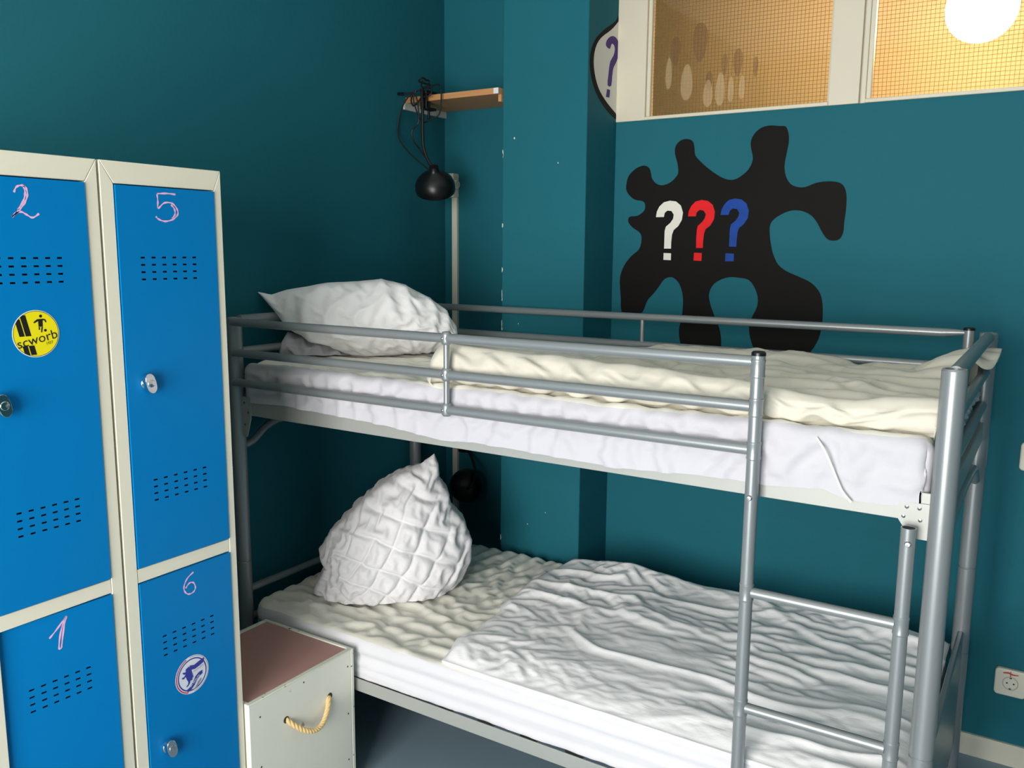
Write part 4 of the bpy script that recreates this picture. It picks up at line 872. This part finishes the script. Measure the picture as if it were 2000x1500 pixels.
def schuko(name, x, z, w, label, depth=.018, group=None, hw=None, tape=False):
    t = thing(name, label, 'socket', (x, YB, z), group); h = hw or w / 2
    rc = []
    for sx, sz in ((1, 1), (-1, 1), (-1, -1), (1, -1)):
        for k in range(5):
            a = {(1, 1): 0, (-1, 1): pi / 2, (-1, -1): pi, (1, -1): 1.5 * pi}[(sx, sz)] + k * pi / 8
            rc.append((x + sx * (w / 2 - .012) + .012 * cos(a), z + sz * (h - .012) + .012 * sin(a)))
    MB().prism(rc, onY(YB), 0, depth).build('cover_plate', M_PLASTIC, t, bevel=.004, segs=3)
    M = Matrix.Translation((x, YB - depth, z)) @ Matrix.Rotation(pi / 2, 4, 'X')
    MB().lathe([(.0225, -.001), (.0225, .0012), (.0200, .0012), (.0195, -.0005), (0, -.0005)], M, 32).build('socket_ring', M_SOCKIN, t)
    pn = MB().prism(disc(x - .0095, z, .0026, 12), onY(YB), depth + .0002, depth + .0009).prism(disc(x + .0095, z, .0026, 12), onY(YB), depth + .0002, depth + .0009)
    pn.prism([(x - .003, z + .016), (x + .003, z + .016), (x + .003, z + .0195), (x - .003, z + .0195)], onY(YB), depth, depth + .0014)
    pn.prism([(x - .003, z - .016), (x + .003, z - .016), (x + .003, z - .0195), (x - .003, z - .0195)], onY(YB), depth, depth + .0014)
    pn.build('contact_hole', M_PIN, t)
    if tape:
        tp = MB(); strip(tp, [(x - .022, z + .031), (x - .008, z + .034), (x + .006, z + .030), (x + .020, z + .032)], .005, onY(YB), depth + .0005)
        strip(tp, [(x - .002, z + .040), (x - .001, z + .020)], .003, onY(YB), depth + .0006)
        tp.build('red_marking', M_REDTAPE, t, smooth=False)
    return t
schuko('wall_socket', 2.173, .278, .088, 'white wall socket with red markings low on the teal wall, right of the bed', tape=True)
schuko('wall_socket', 2.181, 1.008, .088, 'white wall socket cut off by the photo edge, higher on the teal wall')
t = thing('wall_socket', 'boxy white wall socket in the alcove behind the black lamp', 'socket', (.0, YB, 1.875))
B(-.044, .026, YB - .046, YB, 1.832, 1.930).build('cover_plate', M_PLASTIC, t, bevel=.006, segs=3)
M = Matrix.Translation((-.009, YB - .046, 1.881)) @ Matrix.Rotation(pi / 2, 4, 'X')
MB().lathe([(.0225, -.001), (.0225, .0014), (.0195, .0014), (.0195, -.0005), (0, -.0005)], M, 32).build('socket_ring', M_SOCKIN, t)
MB().lathe([(.018, 0), (.018, .006), (.0165, .008), (0, .008)], Matrix.Translation((.026, YB - .024, 1.885)) @ Matrix.Rotation(pi / 2, 4, 'Y'), 24).build('side_cap', M_PLASTIC, t)

# ------------------------------------------------------------------ lamps
la = thing('clamp_lamp', 'black clamp lamp hanging from the corner shelf by its flexible neck', 'lamp', (.06, .91, 2.20))
cm = MB().box(.045, .075, .895, .965, 2.208, 2.222).box(.045, .075, .895, .903, 2.150, 2.208).box(.045, .075, .903, .960, 2.150, 2.160)
cm.tube([(.060, .930, 2.160), (.060, .930, 2.1835)], .006, 12).tube([(.060, .930, 2.118), (.060, .930, 2.150)], .005, 12)
cm.build('clamp', M_BLACK, la, bevel=.002)
nk = smoothline([(.056, .893, 2.225), (.066, .880, 2.190), (.078, .868, 2.130), (.082, .862, 2.06), (.088, .860, 2.00), (.110, .860, 1.95), (.132, .860, 1.925)], 6)
MB().tube(nk, .0062, 12).build('flexible_neck', M_CABLE, la)
def aim(loc, d, s): return Matrix.Translation(loc) @ Vector(d).to_track_quat('Z', 'Y').to_matrix().to_4x4() @ Matrix.Scale(s, 4)
Md = aim((.139, .858, 1.914), (-.25, .42, -.85), .89)
MB().lathe([(.020, -.018), (.022, 0), (.026, .006), (.052, .018), (.076, .040), (.086, .064), (.088, .086), (.084, .100), (.080, .100), (.082, .084), (.070, .045), (0, .030)], Md, 48).build('lamp_shade', M_BLACK, la, angle=40)
cb = MB()
cb.tube(smoothline([(.130, .862, 1.905), (.085, .862, 1.935), (.020, .858, 1.985), (-.030, .858, 2.04), (-.040, .862, 2.09), (-.030, .868, 2.14), (-.020, .880, 2.18), (.005, .895, 2.214), (.040, .905, 2.226), (.070, .915, 2.245), (.060, .93, 2.262), (.035, .925, 2.262), (.05, .90, 2.235), (.09, .90, 2.225)], 6), .0030, 8)
cb.tube(smoothline([(-.045, .872, 2.213), (-.02, .874, 2.210), (.01, .88, 2.212), (.03, .885, 2.205), (.045, .882, 2.16), (.050, .878, 2.10), (.020, .876, 2.07), (.028, .876, 2.03), (.06, .87, 2.00), (.10, .866, 1.955), (.130, .864, 1.925)], 6), .0030, 8)
cb.tube(smoothline([(.05, .90, 2.225), (.10, .905, 2.236), (.135, .905, 2.230), (.142, .90, 2.17), (.135, .895, 2.125), (.105, .89, 2.11), (.07, .888, 2.10), (.045, .885, 2.125), (.02, .885, 2.19), (.03, .89, 2.222)], 6), .0028, 8)
cb.tube(smoothline([(.015, .90, 2.225), (.005, .89, 2.19), (.02, .888, 2.165), (.06, .886, 2.19), (.10, .89, 2.20), (.09, .905, 2.235), (.05, .915, 2.25), (.02, .92, 2.262), (.03, .93, 2.275), (.06, .92, 2.26)], 6), .0035, 8)
cb.build('cable', M_CABLE, la)
MB().tube([(-.046, .873, 2.213), (-.020, .875, 2.2105)], .006, 10).build('plug', M_BLACK, la)
lb = thing('clamp_lamp', 'round black lamp low in the corner behind the quilted pillow', 'lamp', (.18, 1.0, .635))
Md = aim((.195, 1.0, .640), (-.62, .76, -.10), .92)
MB().lathe([(.0, -.006), (.030, -.002), (.056, .012), (.072, .034), (.078, .058), (.078, .074), (.074, .076), (.072, .058), (.050, .030), (0, .020)], Md, 48).build('lamp_shade', M_BLACK, lb)
MB().tube(smoothline([(.205, .985, .643), (.225, .985, .66), (.215, 1.03, .70), (.12, 1.13, .74), (.05, YB - .01, .77)], 5), .006, 12).build('flexible_neck', M_CABLE, lb)
B(.032, .068, YB - .022, YB, .74, .80).build('wall_bracket', M_BLACK, lb, bevel=.003)
